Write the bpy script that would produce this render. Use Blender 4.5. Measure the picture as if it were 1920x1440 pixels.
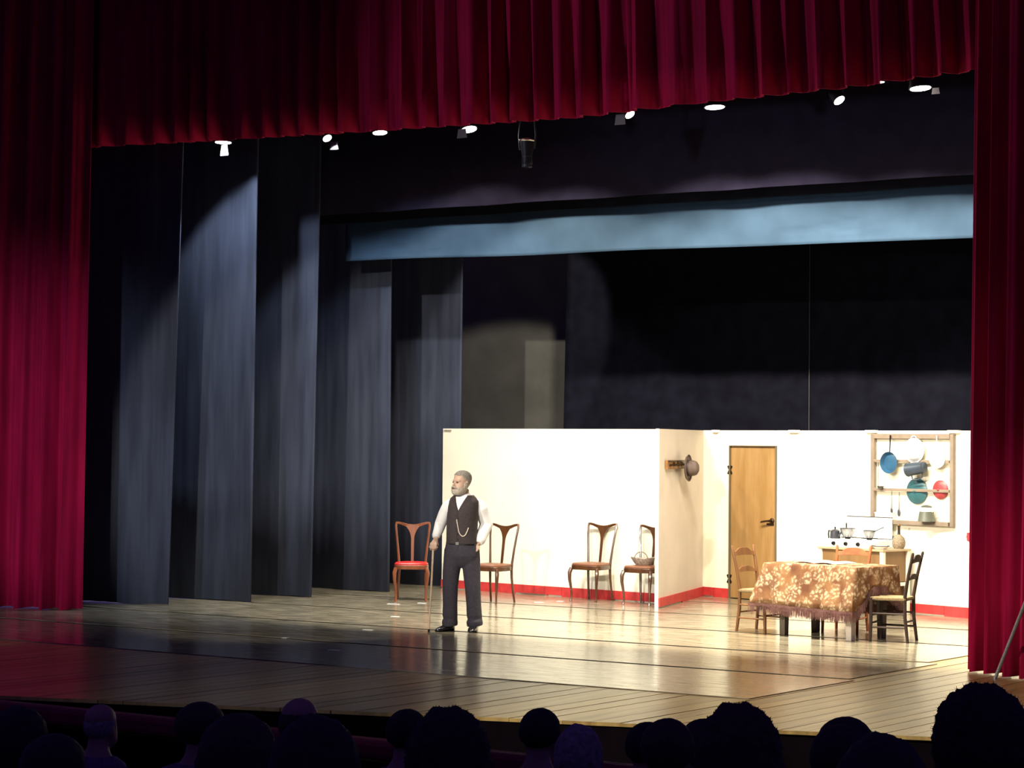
import bpy, bmesh, math, random
from mathutils import Vector, Matrix, noise
random.seed(7)
for o in list(bpy.data.objects): bpy.data.objects.remove(o, do_unlink=True)
SC = bpy.context.scene; COL = SC.collection
PI = math.pi; R = math.radians

# ---------------------------------------------------------------- camera
cam_d = bpy.data.cameras.new('camera'); cam = bpy.data.objects.new('camera', cam_d); COL.objects.link(cam)
cam_d.sensor_width = 36; cam_d.lens = 36*4000/1920; cam_d.clip_end = 200
YAW, PITCH, ROLL = R(32.662), R(1.575), R(0.5)
f0 = Vector((-math.sin(YAW), math.cos(YAW), 0)); r0 = Vector((math.cos(YAW), math.sin(YAW), 0)); u0 = Vector((0, 0, 1))
fw = f0*math.cos(PITCH)+u0*math.sin(PITCH); up = u0*math.cos(PITCH)-f0*math.sin(PITCH)
rt = r0*math.cos(ROLL)+up*math.sin(ROLL); up = up*math.cos(ROLL)-r0*math.sin(ROLL)
up = rt.cross(fw).normalized()
cam.matrix_world = Matrix(((rt.x, up.x, -fw.x, 12.229), (rt.y, up.y, -fw.y, -18.302), (rt.z, up.z, -fw.z, 2.0), (0, 0, 0, 1)))
SC.camera = cam

# ---------------------------------------------------------------- world, exposure, light
SC.view_settings.view_transform = 'Standard'; SC.view_settings.look = 'None'
SC.view_settings.gamma = 1; SC.view_settings.exposure = 0.0; SC.view_settings.use_curve_mapping = False
W = bpy.data.worlds.new('world'); SC.world = W; W.use_nodes = True
W.node_tree.nodes['Background'].inputs[0].default_value = (0.016, 0.009, 0.06, 1)
W.node_tree.nodes['Background'].inputs[1].default_value = 1.8

def spot(name, loc, aim, power, cone, blend, col, size=0.05, parent=None):
    d = bpy.data.lights.new(name, 'SPOT'); d.energy = power; d.spot_size = R(cone); d.spot_blend = blend
    d.color = col; d.shadow_soft_size = size
    o = bpy.data.objects.new(name, d); COL.objects.link(o); o.location = loc
    o.rotation_euler = (Vector(aim)-Vector(loc)).to_track_quat('-Z', 'Y').to_euler()
    return o
WARM = (1, .90, .72); NEUT = (1, .93, .8); COOL = (.78, .88, 1)
# front-of-house projectors on the balcony rail, behind the audience, plus an added pelmet spot last
spot('front_of_house_spot', (-2.5, -17, 7.2), (2.6, 3.6, .9), 13000, 17, .5, WARM, .12)
spot('front_of_house_spot', (3.0, -16, 7.2), (-2.55, 1.1, 1.85), 7400, 19.6, .16, NEUT, .12)
spot('front_of_house_spot', (4.0, -17, 7.2), (1.6, 4.5, .8), 3200, 24, .5, NEUT, .12)
spot('front_of_house_spot', (3.0, -17, 6.8), (5.5, -3.2, .0), 7200, 22, .75, WARM, .12)
spot('front_of_house_spot', (1.0, -16, 5.0), (-6.8, 0, .9), 5600, 24, 1.0, COOL, .2)
spot('front_of_house_spot', (-7.0, -14, 4.5), (6.4, 0, .2), 2000, 23, 1.0, COOL, .2)
spot('front_of_house_spot', (-5.5, -9.5, 3.8), (1.9, 0.2, 4.8), 1350, 43, 1.0, COOL, .2)  # added low over the rows to brighten the pelmet, no known lamp there

# ---------------------------------------------------------------- materials
MATS = {}
def mat(name, col, rough=.6, metal=0., var=.0, scale=8., stretch=(1, 1, 1), bump=0., sheen=0., emit=0., col2=None, spec=.5, coat=0., bscale=None):
    if name in MATS: return MATS[name]
    m = bpy.data.materials.new(name); m.use_nodes = True; nt = m.node_tree; b = nt.nodes['Principled BSDF']
    b.inputs['Base Color'].default_value = (*col, 1); b.inputs['Roughness'].default_value = rough
    b.inputs['Metallic'].default_value = metal; b.inputs['Specular IOR Level'].default_value = spec
    b.inputs['Sheen Weight'].default_value = sheen; b.inputs['Sheen Roughness'].default_value = .4
    if sheen: b.inputs['Sheen Tint'].default_value = (*[min(1, c*1.5+.02) for c in col], 1)
    b.inputs['Coat Weight'].default_value = coat; b.inputs['Coat Roughness'].default_value = .12
    if emit:
        b.inputs['Emission Color'].default_value = (*col, 1); b.inputs['Emission Strength'].default_value = emit
    if var or bump or col2:
        tc = nt.nodes.new('ShaderNodeTexCoord'); mp = nt.nodes.new('ShaderNodeMapping'); mp.inputs['Scale'].default_value = stretch
        nt.links.new(tc.outputs['Object'], mp.inputs['Vector'])
        n = nt.nodes.new('ShaderNodeTexNoise'); n.inputs['Scale'].default_value = scale; n.inputs['Detail'].default_value = 5
        nt.links.new(mp.outputs[0], n.inputs['Vector'])
        if var or col2:
            rp = nt.nodes.new('ShaderNodeValToRGB'); c2 = col2 or tuple(c*(1-var) for c in col)
            rp.color_ramp.elements[0].position = .35; rp.color_ramp.elements[1].position = .65
            rp.color_ramp.elements[0].color = (*c2, 1); rp.color_ramp.elements[1].color = (*[min(1, c*(1+var*.4)) for c in col], 1)
            nt.links.new(n.outputs[0], rp.inputs[0]); nt.links.new(rp.outputs[0], b.inputs['Base Color'])
        if bump:
            bp = nt.nodes.new('ShaderNodeBump'); bp.inputs['Strength'].default_value = bump; bp.inputs['Distance'].default_value = .02
            src = n
            if bscale:
                src = nt.nodes.new('ShaderNodeTexNoise'); src.inputs['Scale'].default_value = bscale; nt.links.new(mp.outputs[0], src.inputs['Vector'])
            nt.links.new(src.outputs[0], bp.inputs['Height']); nt.links.new(bp.outputs[0], b.inputs['Normal'])
    MATS[name] = m; return m

RED = mat('red_velvet', (.40, .004, .05), .85, var=.25, scale=6, stretch=(1, 1, .15), sheen=.25, spec=.15)
BLACKV = mat('black_velour', (.046, .053, .080), .9, var=.25, scale=9, stretch=(1, 1, .1), spec=.1)
BLACKD = mat('black_wool', (.006, .006, .011), .95, var=.3, scale=5, spec=.05)
TEASER = mat('dark_border_cloth', (.018, .015, .034), .9, var=.2, scale=5, spec=.1)
BLUE = mat('pale_blue_cloth', (.032, .060, .100), .8, var=.12, scale=3, spec=.1)
CREAM = mat('cream_paint', (.84, .80, .64), .6, var=.05, scale=2.5)
BEIGE = mat('white_timber_edge', (.8, .76, .66), .6)
REDP = mat('red_paint', (.50, .035, .035), .5, var=.2, scale=9)
VINYL = mat('stage_vinyl', (.27, .235, .165), .16, var=.45, scale=3.5, stretch=(.8, 4, 1), bump=.05, bscale=14, spec=.8)
_nt = VINYL.node_tree; _n = [n for n in _nt.nodes if n.type == 'TEX_NOISE'][0]; _r = _nt.nodes.new('ShaderNodeMapRange')
_r.inputs['From Min'].default_value = .3; _r.inputs['From Max'].default_value = .7; _r.inputs['To Min'].default_value = .11; _r.inputs['To Max'].default_value = .23
_nt.links.new(_n.outputs[0], _r.inputs['Value']); _nt.links.new(_r.outputs[0], _nt.nodes['Principled BSDF'].inputs['Roughness'])
SEAM = mat('floor_joint_dark', (.02, .018, .014), .7)
GREYW = mat('grey_plaster', (.20, .19, .16), .9, var=.2, scale=2)
DARKW = mat('dark_fascia', (.004, .002, .004), .9, var=.3, scale=4, spec=.05)
DOORW = mat('door_veneer', (.33, .195, .075), .4, col2=(.255, .142, .045), scale=5, stretch=(2.2, 2.2, .35))
IRON = mat('black_iron', (.012, .011, .011), .4, .6)
BRASS = mat('dark_bronze', (.05, .03, .015), .35, .8)
PALEW = mat('taupe_paint', (.20, .155, .115), .6, var=.15, scale=8)
CHAIRW = mat('walnut_polished', (.075, .028, .009), .3, var=.35, scale=14, stretch=(1, 1, .3), coat=.4)
CHAIRR = mat('mahogany_polished', (.17, .05, .017), .3, var=.3, scale=14, stretch=(1, 1, .3), coat=.4)
REDSEAT = mat('red_seat_leather', (.55, .02, .02), .35, var=.1)
BROWNSEAT = mat('brown_seat_leather', (.2, .08, .04), .4, var=.2)
RUSTW = mat('honey_beech', (.17, .068, .016), .6, var=.3, scale=14, stretch=(1, 1, .3))
DKW = mat('dark_oak', (.035, .015, .008), .6, var=.3, scale=14, stretch=(1, 1, .3))
ORW = mat('orange_beech', (.34, .085, .018), .6, var=.3, scale=14)
RUSH = mat('woven_rush', (.33, .24, .12), .8, var=.4, scale=40, stretch=(1, 6, 1), bump=.3)
TABLEW = mat('grey_table_wood', (.14, .105, .075), .6, var=.3, scale=10, stretch=(1, 1, .2))
LITLEG = mat('lit_table_wood', (.60, .52, .44), .6, var=.1, scale=10)  # table wood with the light on the front right leg put into its colour
WHITE = mat('white_enamel', (.9, .9, .9), .25, coat=.3)
WHITEP = mat('white_paint', (.8, .74, .62), .5)
BROWNP = mat('brown_plywood', (.20, .105, .035), .6, var=.25, scale=6, stretch=(1, 1, .2))
BLUEE = mat('blue_enamel', (.022, .082, .16), .35, var=.2)
TEALE = mat('teal_enamel', (.025, .095, .11), .35, var=.2)
REDE = mat('red_enamel', (.30, .035, .04), .4, var=.15)
SLATE = mat('slate_enamel', (.035, .05, .072), .4, var=.2)
STEEL = mat('dull_steel', (.09, .09, .09), .4, .6)
ALUM = mat('aluminium', (.30, .30, .30), .3, .7)
GREYG = mat('grey_green_enamel', (.10, .11, .085), .4, var=.2)
PAPER = mat('paper', (.82, .79, .72), .8)
STRAW = mat('straw_wicker', (.26, .2, .13), .8, var=.4, scale=60, bump=.4)
GLASSD = mat('dark_bottle_glass', (.03, .02, .012), .1, coat=.5)
def glass():
    m = bpy.data.materials.new('clear_glass'); m.use_nodes = True; b = m.node_tree.nodes['Principled BSDF']
    b.inputs['Transmission Weight'].default_value = 1; b.inputs['Roughness'].default_value = .02; b.inputs['IOR'].default_value = 1.45
    return m
GLASS = glass()
TAN = mat('tan_leather', (.26, .12, .03), .5, var=.3, scale=12)
FELT = mat('brown_grey_felt', (.115, .08, .066), .8, var=.25, scale=8)
SKIN = mat('skin', (.55, .36, .26), .55, var=.1, scale=12)
GREYH = mat('grey_hair', (.32, .29, .25), .8, col2=(.17, .155, .135), scale=60)
BEARD = mat('grey_white_beard', (.50, .44, .36), .85, col2=(.34, .29, .235), scale=55)
SHIRT = mat('white_cotton', (.85, .84, .83), .8, var=.04, bump=.25, scale=9)
VEST = mat('charcoal_wool', (.045, .033, .034), .85, var=.3, scale=70)
TROUS = mat('dark_trouser_wool', (.04, .034, .048), .85, var=.3, scale=60)
LEATH = mat('black_leather', (.012, .011, .011), .25, coat=.3)
SILV = mat('silver', (.8, .75, .68), .25, 1)
CANEW = mat('pale_cane_wood', (.66, .48, .31), .45, var=.2, scale=20)
HOUS = mat('lamp_housing', (.02, .02, .022), .5, .4)
LENS = mat('lamp_lens', (1, .93, .82), .3, emit=14)
LENSW = mat('lamp_lens_dim', (1, .93, .82), .3, emit=3)
FILT = mat('lamp_reflector_leaf', (.75, .72, .68), .5)
GREYL = mat('grey_leaf', (.2, .19, .2), .6)
HAIRD = mat('dark_hair', (.012, .009, .010), .8, var=.4, scale=50)
HAIRB = mat('brown_hair', (.028, .016, .013), .8, var=.4, scale=50)
HAIRG = mat('silver_hair', (.22, .2, .21), .8, var=.4, scale=50)
CLOTHD = mat('dark_clothes', (.02, .018, .03), .9, var=.3, scale=30)
CLOTHV = mat('mauve_clothes', (.12, .08, .15), .9, var=.3, scale=30)
CLOTHB = mat('blue_clothes', (.06, .07, .28), .9, var=.3, scale=30)
PLUSH = mat('red_plush', (.20, .02, .035), .8, var=.2, sheen=.2)
TAPE = mat('white_tape', (.85, .85, .8), .6)

def plank_mat():
    m = bpy.data.materials.new('stage_boards'); m.use_nodes = True; nt = m.node_tree; b = nt.nodes['Principled BSDF']
    tc = nt.nodes.new('ShaderNodeTexCoord'); mp = nt.nodes.new('ShaderNodeMapping'); mp.inputs['Scale'].default_value = (9, .5, 1)
    n = nt.nodes.new('ShaderNodeTexNoise'); n.inputs['Scale'].default_value = 1.6; n.inputs['Detail'].default_value = 5
    oi = nt.nodes.new('ShaderNodeObjectInfo'); ad = nt.nodes.new('ShaderNodeMath'); ad.operation = 'MULTIPLY_ADD'
    rp = nt.nodes.new('ShaderNodeValToRGB')
    rp.color_ramp.elements[0].position = .3; rp.color_ramp.elements[1].position = .75
    rp.color_ramp.elements[0].color = (.22, .135, .04, 1); rp.color_ramp.elements[1].color = (.52, .36, .125, 1)
    nt.links.new(tc.outputs['Object'], mp.inputs[0]); nt.links.new(mp.outputs[0], n.inputs[0])
    ad.inputs[1].default_value = .34; nt.links.new(oi.outputs['Random'], ad.inputs[0]); nt.links.new(n.outputs[0], ad.inputs[2])
    nt.links.new(ad.outputs[0], rp.inputs[0]); nt.links.new(rp.outputs[0], b.inputs['Base Color'])
    b.inputs['Roughness'].default_value = .28; b.inputs['Specular IOR Level'].default_value = .8
    return m
BOARDS = plank_mat()

def cloth_mat():
    m = bpy.data.materials.new('floral_brocade'); m.use_nodes = True; nt = m.node_tree; b = nt.nodes['Principled BSDF']
    tc = nt.nodes.new('ShaderNodeTexCoord')
    nz = nt.nodes.new('ShaderNodeTexNoise'); nz.inputs['Scale'].default_value = 7; nz.inputs['Detail'].default_value = 3
    mx = nt.nodes.new('ShaderNodeVectorMath'); mx.operation = 'MULTIPLY_ADD'; mx.inputs[1].default_value = (.12, .12, .12)
    nt.links.new(tc.outputs['Object'], nz.inputs[0]); nt.links.new(nz.outputs[1], mx.inputs[0]); nt.links.new(tc.outputs['Object'], mx.inputs[2])
    v = nt.nodes.new('ShaderNodeTexVoronoi'); v.inputs['Scale'].default_value = 9; nt.links.new(mx.outputs[0], v.inputs['Vector'])
    v2 = nt.nodes.new('ShaderNodeTexVoronoi'); v2.inputs['Scale'].default_value = 30; nt.links.new(mx.outputs[0], v2.inputs['Vector'])
    n2 = nt.nodes.new('ShaderNodeTexNoise'); n2.inputs['Scale'].default_value = 4.5; n2.inputs['Detail'].default_value = 6; nt.links.new(tc.outputs['Object'], n2.inputs[0])
    def ramp(a, c0, e, c1):
        r = nt.nodes.new('ShaderNodeValToRGB'); r.color_ramp.elements[0].position = a; r.color_ramp.elements[1].position = e
        r.color_ramp.elements[0].color = (*c0, 1); r.color_ramp.elements[1].color = (*c1, 1); return r
    base = ramp(.38, (.11, .034, .007), .62, (.23, .105, .035)); nt.links.new(n2.outputs[0], base.inputs[0])
    fl = ramp(.46, (1, 1, 1), .70, (0, 0, 0)); nt.links.new(v.outputs[0], fl.inputs[0])
    ft = ramp(.30, (1, 1, 1), .60, (.12, .12, .12)); nt.links.new(v2.outputs[0], ft.inputs[0])
    ml = nt.nodes.new('ShaderNodeMath'); ml.operation = 'MULTIPLY'; nt.links.new(fl.outputs[0], ml.inputs[0]); nt.links.new(ft.outputs[0], ml.inputs[1])
    mix = nt.nodes.new('ShaderNodeMix'); mix.data_type = 'RGBA'
    nt.links.new(ml.outputs[0], mix.inputs[0]); nt.links.new(base.outputs[0], mix.inputs[6]); mix.inputs[7].default_value = (.52, .37, .22, 1)
    nt.links.new(mix.outputs[2], b.inputs['Base Color']); b.inputs['Roughness'].default_value = .8
    return m
BROCADE = cloth_mat()
FRINGE = mat('mauve_fringe', (.17, .075, .065), .9, var=.35, scale=50)

# ---------------------------------------------------------------- mesh helpers
class MB:
    def __init__(s): s.v = []; s.f = []
    def add(s, vs, fs):
        k = len(s.v); s.v += [tuple(v) for v in vs]; s.f += [tuple(i+k for i in f) for f in fs]; return s
    def box(s, c, d, rz=0, rx=0, ry=0):
        m = Matrix.Rotation(rz, 3, 'Z') @ Matrix.Rotation(ry, 3, 'Y') @ Matrix.Rotation(rx, 3, 'X'); c = Vector(c)
        vs = [c + m @ Vector((x*d[0]/2, y*d[1]/2, z*d[2]/2)) for x in (-1, 1) for y in (-1, 1) for z in (-1, 1)]
        return s.add(vs, [(0, 1, 3, 2), (4, 6, 7, 5), (0, 4, 5, 1), (2, 3, 7, 6), (0, 2, 6, 4), (1, 5, 7, 3)])
    def loft(s, rings, cap=True, closed=True):
        n = len(rings[0]); vs = [p for r in rings for p in r]; fs = []
        for i in range(len(rings)-1):
            for j in range(n if closed else n-1):
                a = i*n+j; b = i*n+(j+1) % n; fs.append((a, b, b+n, a+n))
        if cap and closed: fs.append(tuple(range(n-1, -1, -1))); fs.append(tuple((len(rings)-1)*n+j for j in range(n)))
        return s.add(vs, fs)
    def tube(s, pts, rad, seg=8, cap=True, flat=None):
        pts = [Vector(p) for p in pts]; rad = rad if isinstance(rad, (list, tuple)) else [rad]*len(pts)
        rings = []; prev = None
        for i, p in enumerate(pts):
            t = (pts[min(i+1, len(pts)-1)]-pts[max(i-1, 0)]).normalized()
            if prev is None:
                a = Vector((0, 0, 1)) if abs(t.z) < .9 else Vector((1, 0, 0)); x = t.cross(a).normalized()
            else: x = (prev - t*prev.dot(t)).normalized()
            prev = x; y = t.cross(x); k = flat or 1
            rings.append([p + x*math.cos(2*PI*j/seg)*rad[i] + y*math.sin(2*PI*j/seg)*rad[i]*k for j in range(seg)])
        return s.loft(rings, cap)
    def lathe(s, prof, seg=16, c=(0, 0, 0), axis='Z', cap=True):
        c = Vector(c); rings = []
        for r, z in prof:
            ring = []
            for j in range(seg):
                a = 2*PI*j/seg; x, y = r*math.cos(a), r*math.sin(a)
                p = Vector((x, y, z)) if axis == 'Z' else (Vector((x, -z, y)) if axis == '-Y' else Vector((z, x, y)))
                ring.append(c+p)
            rings.append(ring)
        return s.loft(rings, cap)
    def ell(s, c, r, seg=14, rn=9, rz=0):
        rings = []; m = Matrix.Rotation(rz, 3, 'Z')
        for i in range(rn+1):
            t = PI*(i/rn)*.996+.006; rings.append([Vector(c)+m @ Vector((r[0]*math.sin(t)*math.cos(2*PI*j/seg), r[1]*math.sin(t)*math.sin(2*PI*j/seg), -r[2]*math.cos(t))) for j in range(seg)])
        return s.loft(rings)
    def prism(s, poly, y0, y1, axis='Y'):
        n = len(poly)
        if axis == 'Y': vs = [(x, y0, z) for x, z in poly]+[(x, y1, z) for x, z in poly]
        else: vs = [(x, y, y0) for x, y in poly]+[(x, y, y1) for x, y in poly]
        return s.add(vs, [tuple(range(n)), tuple(range(2*n-1, n-1, -1))]+[(i, i+n, (i+1) % n+n, (i+1) % n) for i in range(n)])
    def xf(s, m): s.v = [tuple(m @ Vector(v)) for v in s.v]; return s

def obj(name, mb, m, parent=None, smooth=True, bevel=0., sub=0, angle=40):
    me = bpy.data.meshes.new(name); me.from_pydata(mb.v, [], mb.f)
    bm = bmesh.new(); bm.from_mesh(me); bmesh.ops.recalc_face_normals(bm, faces=bm.faces); bm.to_mesh(me); bm.free()
    me.materials.append(m); o = bpy.data.objects.new(name, me); COL.objects.link(o)
    if parent: o.parent = parent
    if smooth:
        me.polygons.foreach_set('use_smooth', [True]*len(me.polygons)); me.set_sharp_from_angle(angle=R(angle))
    if bevel:
        b = o.modifiers.new('bevel', 'BEVEL'); b.width = bevel; b.segments = 2; b.limit_method = 'ANGLE'; b.angle_limit = R(40)
    if sub:
        b = o.modifiers.new('sub', 'SUBSURF'); b.levels = sub; b.render_levels = sub
    return o
def tag(o, label, cat, group=None):
    o['label'] = label; o['category'] = cat
    if group: o['group'] = group
    return o
def thing(name, label, cat, loc=(0, 0, 0), rz=0, group=None):
    o = bpy.data.objects.new(name, None); COL.objects.link(o); o.location = loc; o.rotation_euler = (0, 0, rz); o.empty_display_size = .1
    return tag(o, label, cat, group)
def struct(o): o['kind'] = 'structure'; return o
def place(o, loc, rz=0): o.location = loc; o.rotation_euler = (0, 0, rz); return o
def dup(root, loc, rz, label, group=None, remat=None):
    r = root.copy(); COL.objects.link(r); r.location = loc; r.rotation_euler = (0, 0, rz); r['label'] = label
    if group: r['group'] = group
    for ch in list(root.children):
        if ch.type == 'LIGHT': continue
        c = ch.copy(); COL.objects.link(c); c.parent = r
        if remat and ch.data and ch.data.materials and ch.data.materials[0] in remat:
            c.data = ch.data.copy(); c.data.materials[0] = remat[ch.data.materials[0]]
        for g in ch.children:
            d = g.copy(); COL.objects.link(d); d.parent = c
    return r
def fuse(name, mb, m, parent, vox=.008, smooth=4):
    """one continuous skin over overlapping volumes"""
    o = obj(name, mb, m, parent)
    a = o.modifiers.new('r', 'REMESH'); a.mode = 'VOXEL'; a.voxel_size = vox
    b = o.modifiers.new('s', 'SMOOTH'); b.factor = .5; b.iterations = smooth
    dg = bpy.context.evaluated_depsgraph_get(); me = bpy.data.meshes.new_from_object(o.evaluated_get(dg))
    o.modifiers.clear(); o.data = me; me.name = name
    if not me.materials: me.materials.append(m)
    me.polygons.foreach_set('use_smooth', [True]*len(me.polygons)); return o

# ---------------------------------------------------------------- the stage floor
def edge_y(x): return -6.42+.32*(x+.07) if x > -.6 else -6.42-.32*(x+1.13)+(-.17+.17)
fl = MB()
poly = [(-10, edge_y(-10)+.02), (-.6, edge_y(-.6)+.02), (10, edge_y(10)+.02), (10, 10), (-10, 10)]
fl.prism(poly, -.14, -.03, 'Z')
floor = struct(obj('floor', fl, SEAM, smooth=False))
TILT = .085
k = 0
x = -8.6
while x < 9.4:
    w = random.uniform(.14, .2)
    xa, xb = x+.0005, x+w-.001
    def back(xx): return 9.5 if xx > 3.9 else -2.2
    def P(xx, yy): return (xx+TILT*(yy+3.2), yy)
    ya, yb = edge_y(xa-.2)+random.uniform(-.006, .006), edge_y(xb-.2)
    top = random.uniform(-.004, -.002); bk = back((xa+xb)/2)
    mb = MB().prism([P(xa, ya), P(xb, yb), P(xb, bk), P(xa, bk)], -.03, top, 'Z')
    mb.v = [(vx, vy, vz-(.0012 if (i % 4) in (0, 3) and vz > -.02 else 0)) for i, (vx, vy, vz) in enumerate(mb.v)]
    o = obj('plank', mb, BOARDS, floor, smooth=False); x += w
seams = [-3.13, -1.32, .43, 2.22, 4.02, 5.82, 7.62, 9.3]
for i in range(len(seams)-1):
    ya, yb = seams[i]+.04, seams[i+1]-.045
    xr = [4.72, 4.78, 4.80, 4.9, 4.9, 4.9, 4.9][i]
    mb = MB().prism([(-8.4, ya), (xr, ya), (xr+.14, yb), (-8.4, yb)], -.001, .003, 'Z')
    obj('floor_strip', mb, VINYL, floor, smooth=False)
# stage front
fa = MB()
for (xa, xb) in ((-10, -.6), (-.6, 10)):
    fa.prism([(xa, edge_y(xa)+.002), (xb, edge_y(xb)+.002), (xb, edge_y(xb)+.018), (xa, edge_y(xa)+.018)], -1.35, -.03, 'Z')
struct(obj('trim_1', fa, DARKW, smooth=False))
# auditorium floor, raked in steps
af = MB()
def rake(y): return -1.0-.155*(y+7.0) if y < -8.2 else -.85
ys = [-4.0]+[-8.2-.9*i for i in range(13)]
for i in range(len(ys)-1):
    z = rake((ys[i]+ys[i+1])/2) if i else -1.0
    af.box(((3), (ys[i]+ys[i+1])/2, z-.4), (30, ys[i]-ys[i+1], .8))
struct(obj('floor_auditorium', af, DARKW, smooth=False))
# back wall of the stage house
struct(obj('ceiling', MB().box((0, 2.4, 8.3), (24, 15, .2)), DARKW, smooth=False))
struct(obj('wall_back', MB().box((0, 9.6, 4), (24, .2, 8.4)), GREYW, smooth=False))

# ---------------------------------------------------------------- curtains
def folds(n, L, pitch, seed, sharp=.35):
    rnd = random.Random(seed); ph = rnd.random()*6; out = []; f = 1/pitch; tgt = f
    seg = 0
    for i in range(n):
        if seg <= 0: tgt = rnd.uniform(.62, 1.5)/pitch; seg = rnd.randint(6, 18); amp = rnd.uniform(.55, 1.15)
        seg -= 1; f += (tgt-f)*.2; ph += 2*PI*f*L/(n-1)
        out.append((math.sin(ph)+sharp*math.sin(2*ph+1.1)+.18*math.sin(5.3*ph), amp))
    a = 1
    res = []
    for v, am in out: a += (am-a)*.15; res.append(v*a)
    return res
def curtain(name, b0, b1, t0, t1, zb, zt, m, pitch, amp, seed, nu, nv=10, label='', cat='curtain', group=None, thick=.012, wave=0., ybow=0.):
    """b0..b1 foot line, t0..t1 head line (x,y); zb: number or function of u"""
    L = math.hypot(b1[0]-b0[0], b1[1]-b0[1]); fo = folds(nu, L, pitch, seed); fo2 = folds(nu, L, pitch*1.3, seed+50)
    d = Vector((b1[0]-b0[0], b1[1]-b0[1], 0)).normalized(); n = Vector((-d.y, d.x, 0)); mb = MB(); rings = []
    for j in range(nv):
        t = j/(nv-1); ring = []
        for i in range(nu):
            u = i/(nu-1); z0 = zb(u) if callable(zb) else zb; z = z0+(zt-z0)*t
            p = Vector((b0[0]+(b1[0]-b0[0])*u, b0[1]+(b1[1]-b0[1])*u, 0)).lerp(Vector((t0[0]+(t1[0]-t0[0])*u, t0[1]+(t1[1]-t0[1])*u, 0)), t)
            s = fo[i]*(1-.35*t)*(1-t*.3)+fo2[i]*.3*t
            p += n*(s*amp) + d*(wave*math.sin(t*3+i*.2)*.03); p.z = z+(.006*fo[i] if j == 0 else 0); ring.append(p)
        rings.append(ring)
    mb.loft(rings, closed=False)
    o = obj(name, mb, m, smooth=True, angle=80)
    if thick: md = o.modifiers.new('thick', 'SOLIDIFY'); md.thickness = thick
    return tag(o, label, cat, group)
def pel_z(u):
    xs = [(-5.9, 5.47), (-3.5, 5.40), (-1.15, 5.35), (.47, 5.32), (1.11, 5.31), (2.27, 5.345), (3.36, 5.36), (4.0, 5.37), (4.96, 5.41), (5.9, 5.44)]
    X = -5.9+11.8*u
    for (a, za), (b, zb_) in zip(xs, xs[1:]):
        if X <= b: return za+(zb_-za)*(X-a)/(b-a)
    return 5.44
curtain('stage_pelmet', (-5.9, .22), (5.9, .22), (-5.9, .22), (5.75, .22), pel_z, 7.9, RED, .36, .11, 3, 480, 8,
        label='wide crimson velvet pelmet hanging in folds along the top of the stage', cat='pelmet')
curtain('stage_curtain', (-7.6, -.55), (-5.46, -.02), (-7.5, -.5), (-5.44, .03), .01, 7.9, RED, .36, .12, 11, 150, 12,
        label='tall crimson velvet curtain gathered at the left edge of the stage', group='red proscenium curtains')
curtain('stage_curtain', (5.36, .0), (7.0, -.75), (5.42, .02), (7.0, -.6), .01, 7.9, RED, .17, .10, 23, 150, 12,
        label='tall crimson velvet curtain gathered beside the kitchen set and the tripod', group='red proscenium curtains')
legs = [(-6.9, .95, -5.13, 1.15, -4.93, 7.2, 'nearest the red curtain'), (-6.6, 2.15, -4.70, 2.2, -4.66, 7.2, 'second from the red curtain'),
        (-6.4, 3.2, -4.63, 3.3, -4.53, 7.2, 'third from the red curtain'), (-6.3, 4.75, -4.40, 4.68, -4.42, 7.2, 'fourth from the red curtain, left of the red seat chair'),
        (-6.3, 6.15, -4.25, 6.12, -4.25, 7.2, 'deepest of the row, touching the cream wall end')]
for i, (xa, ya, xb, yb, xt, zt, w) in enumerate(legs):
    curtain('black_leg_curtain', (xa, ya), (xb, yb), (xa+.1, ya), (xt, yb), .012, zt, BLACKV, 1.1, .016, 30+i, 60, 6,
            label='tall dark grey wing curtain, '+w, group='dark wing curtains', thick=.02)
curtain('black_border', (-6.5, 3.45), (6.5, 3.45), (-6.5, 3.45), (6.5, 3.45), 4.905, 7.2, TEASER, 1.5, .012, 61, 60, 4,
        label='wide dark overhead border cloth hanging behind the row of lamps', cat='border curtain')
curtain('black_border', (-5.4, 3.75), (6.5, 3.75), (-5.4, 3.75), (6.5, 3.75), lambda u: 4.82+.03*u, 7.2, BLACKD, 1.5, .01, 62, 60, 4,
        label='narrow black border strip showing just above the pale blue border', cat='border curtain')
# blue border with sagging wrinkles
def blue_border():
    nu, nv = 240, 26; rings = []
    for j in range(nv):
        t = j/(nv-1); ring = []
        for i in range(nu):
            u = i/(nu-1); x = -4.66+u*11.2; zb = 4.355-.075*min(1, u*1.3)+.02*math.sin(u*19)*(.5+.5*math.sin(u*7))*.5
            z = zb+(5.3-zb)*t
            y = 4.0+.012*math.sin(x*1.7)+.01*noise.noise((x*.8, z*2, 0))
            for (cx, cz, sl) in ((2.35, 4.52, .12), (2.45, 4.46, .06), (2.3, 4.40, 0), (2.5, 4.35, .03), (1.95, 4.47, .05), (-3.9, 4.50, .1), (-3.3, 4.42, .1)):
                dx = (x-cx)/.28; dz = (z-cz-sl*(x-cx))/.016
                y += .03*math.exp(-dx*dx)*math.exp(-dz*dz)
            ring.append((x, y, z))
        rings.append(ring)
    o = obj('blue_border', MB().loft(rings, closed=False), BLUE, angle=80)
    o.modifiers.new('t', 'SOLIDIFY').thickness = .008
    tag(o, 'pale blue border cloth stretched across the stage above the set', 'border curtain')
blue_border()
curtain('black_backdrop', (-3.28, 7.2), (7.0, 7.2), (-3.17, 7.2), (7.0, 7.2), 0.02, 7.0, BLACKD, 1.6, .03, 70, 120, 5,
        label='black backdrop curtain hanging behind the kitchen set', cat='backdrop')
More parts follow.
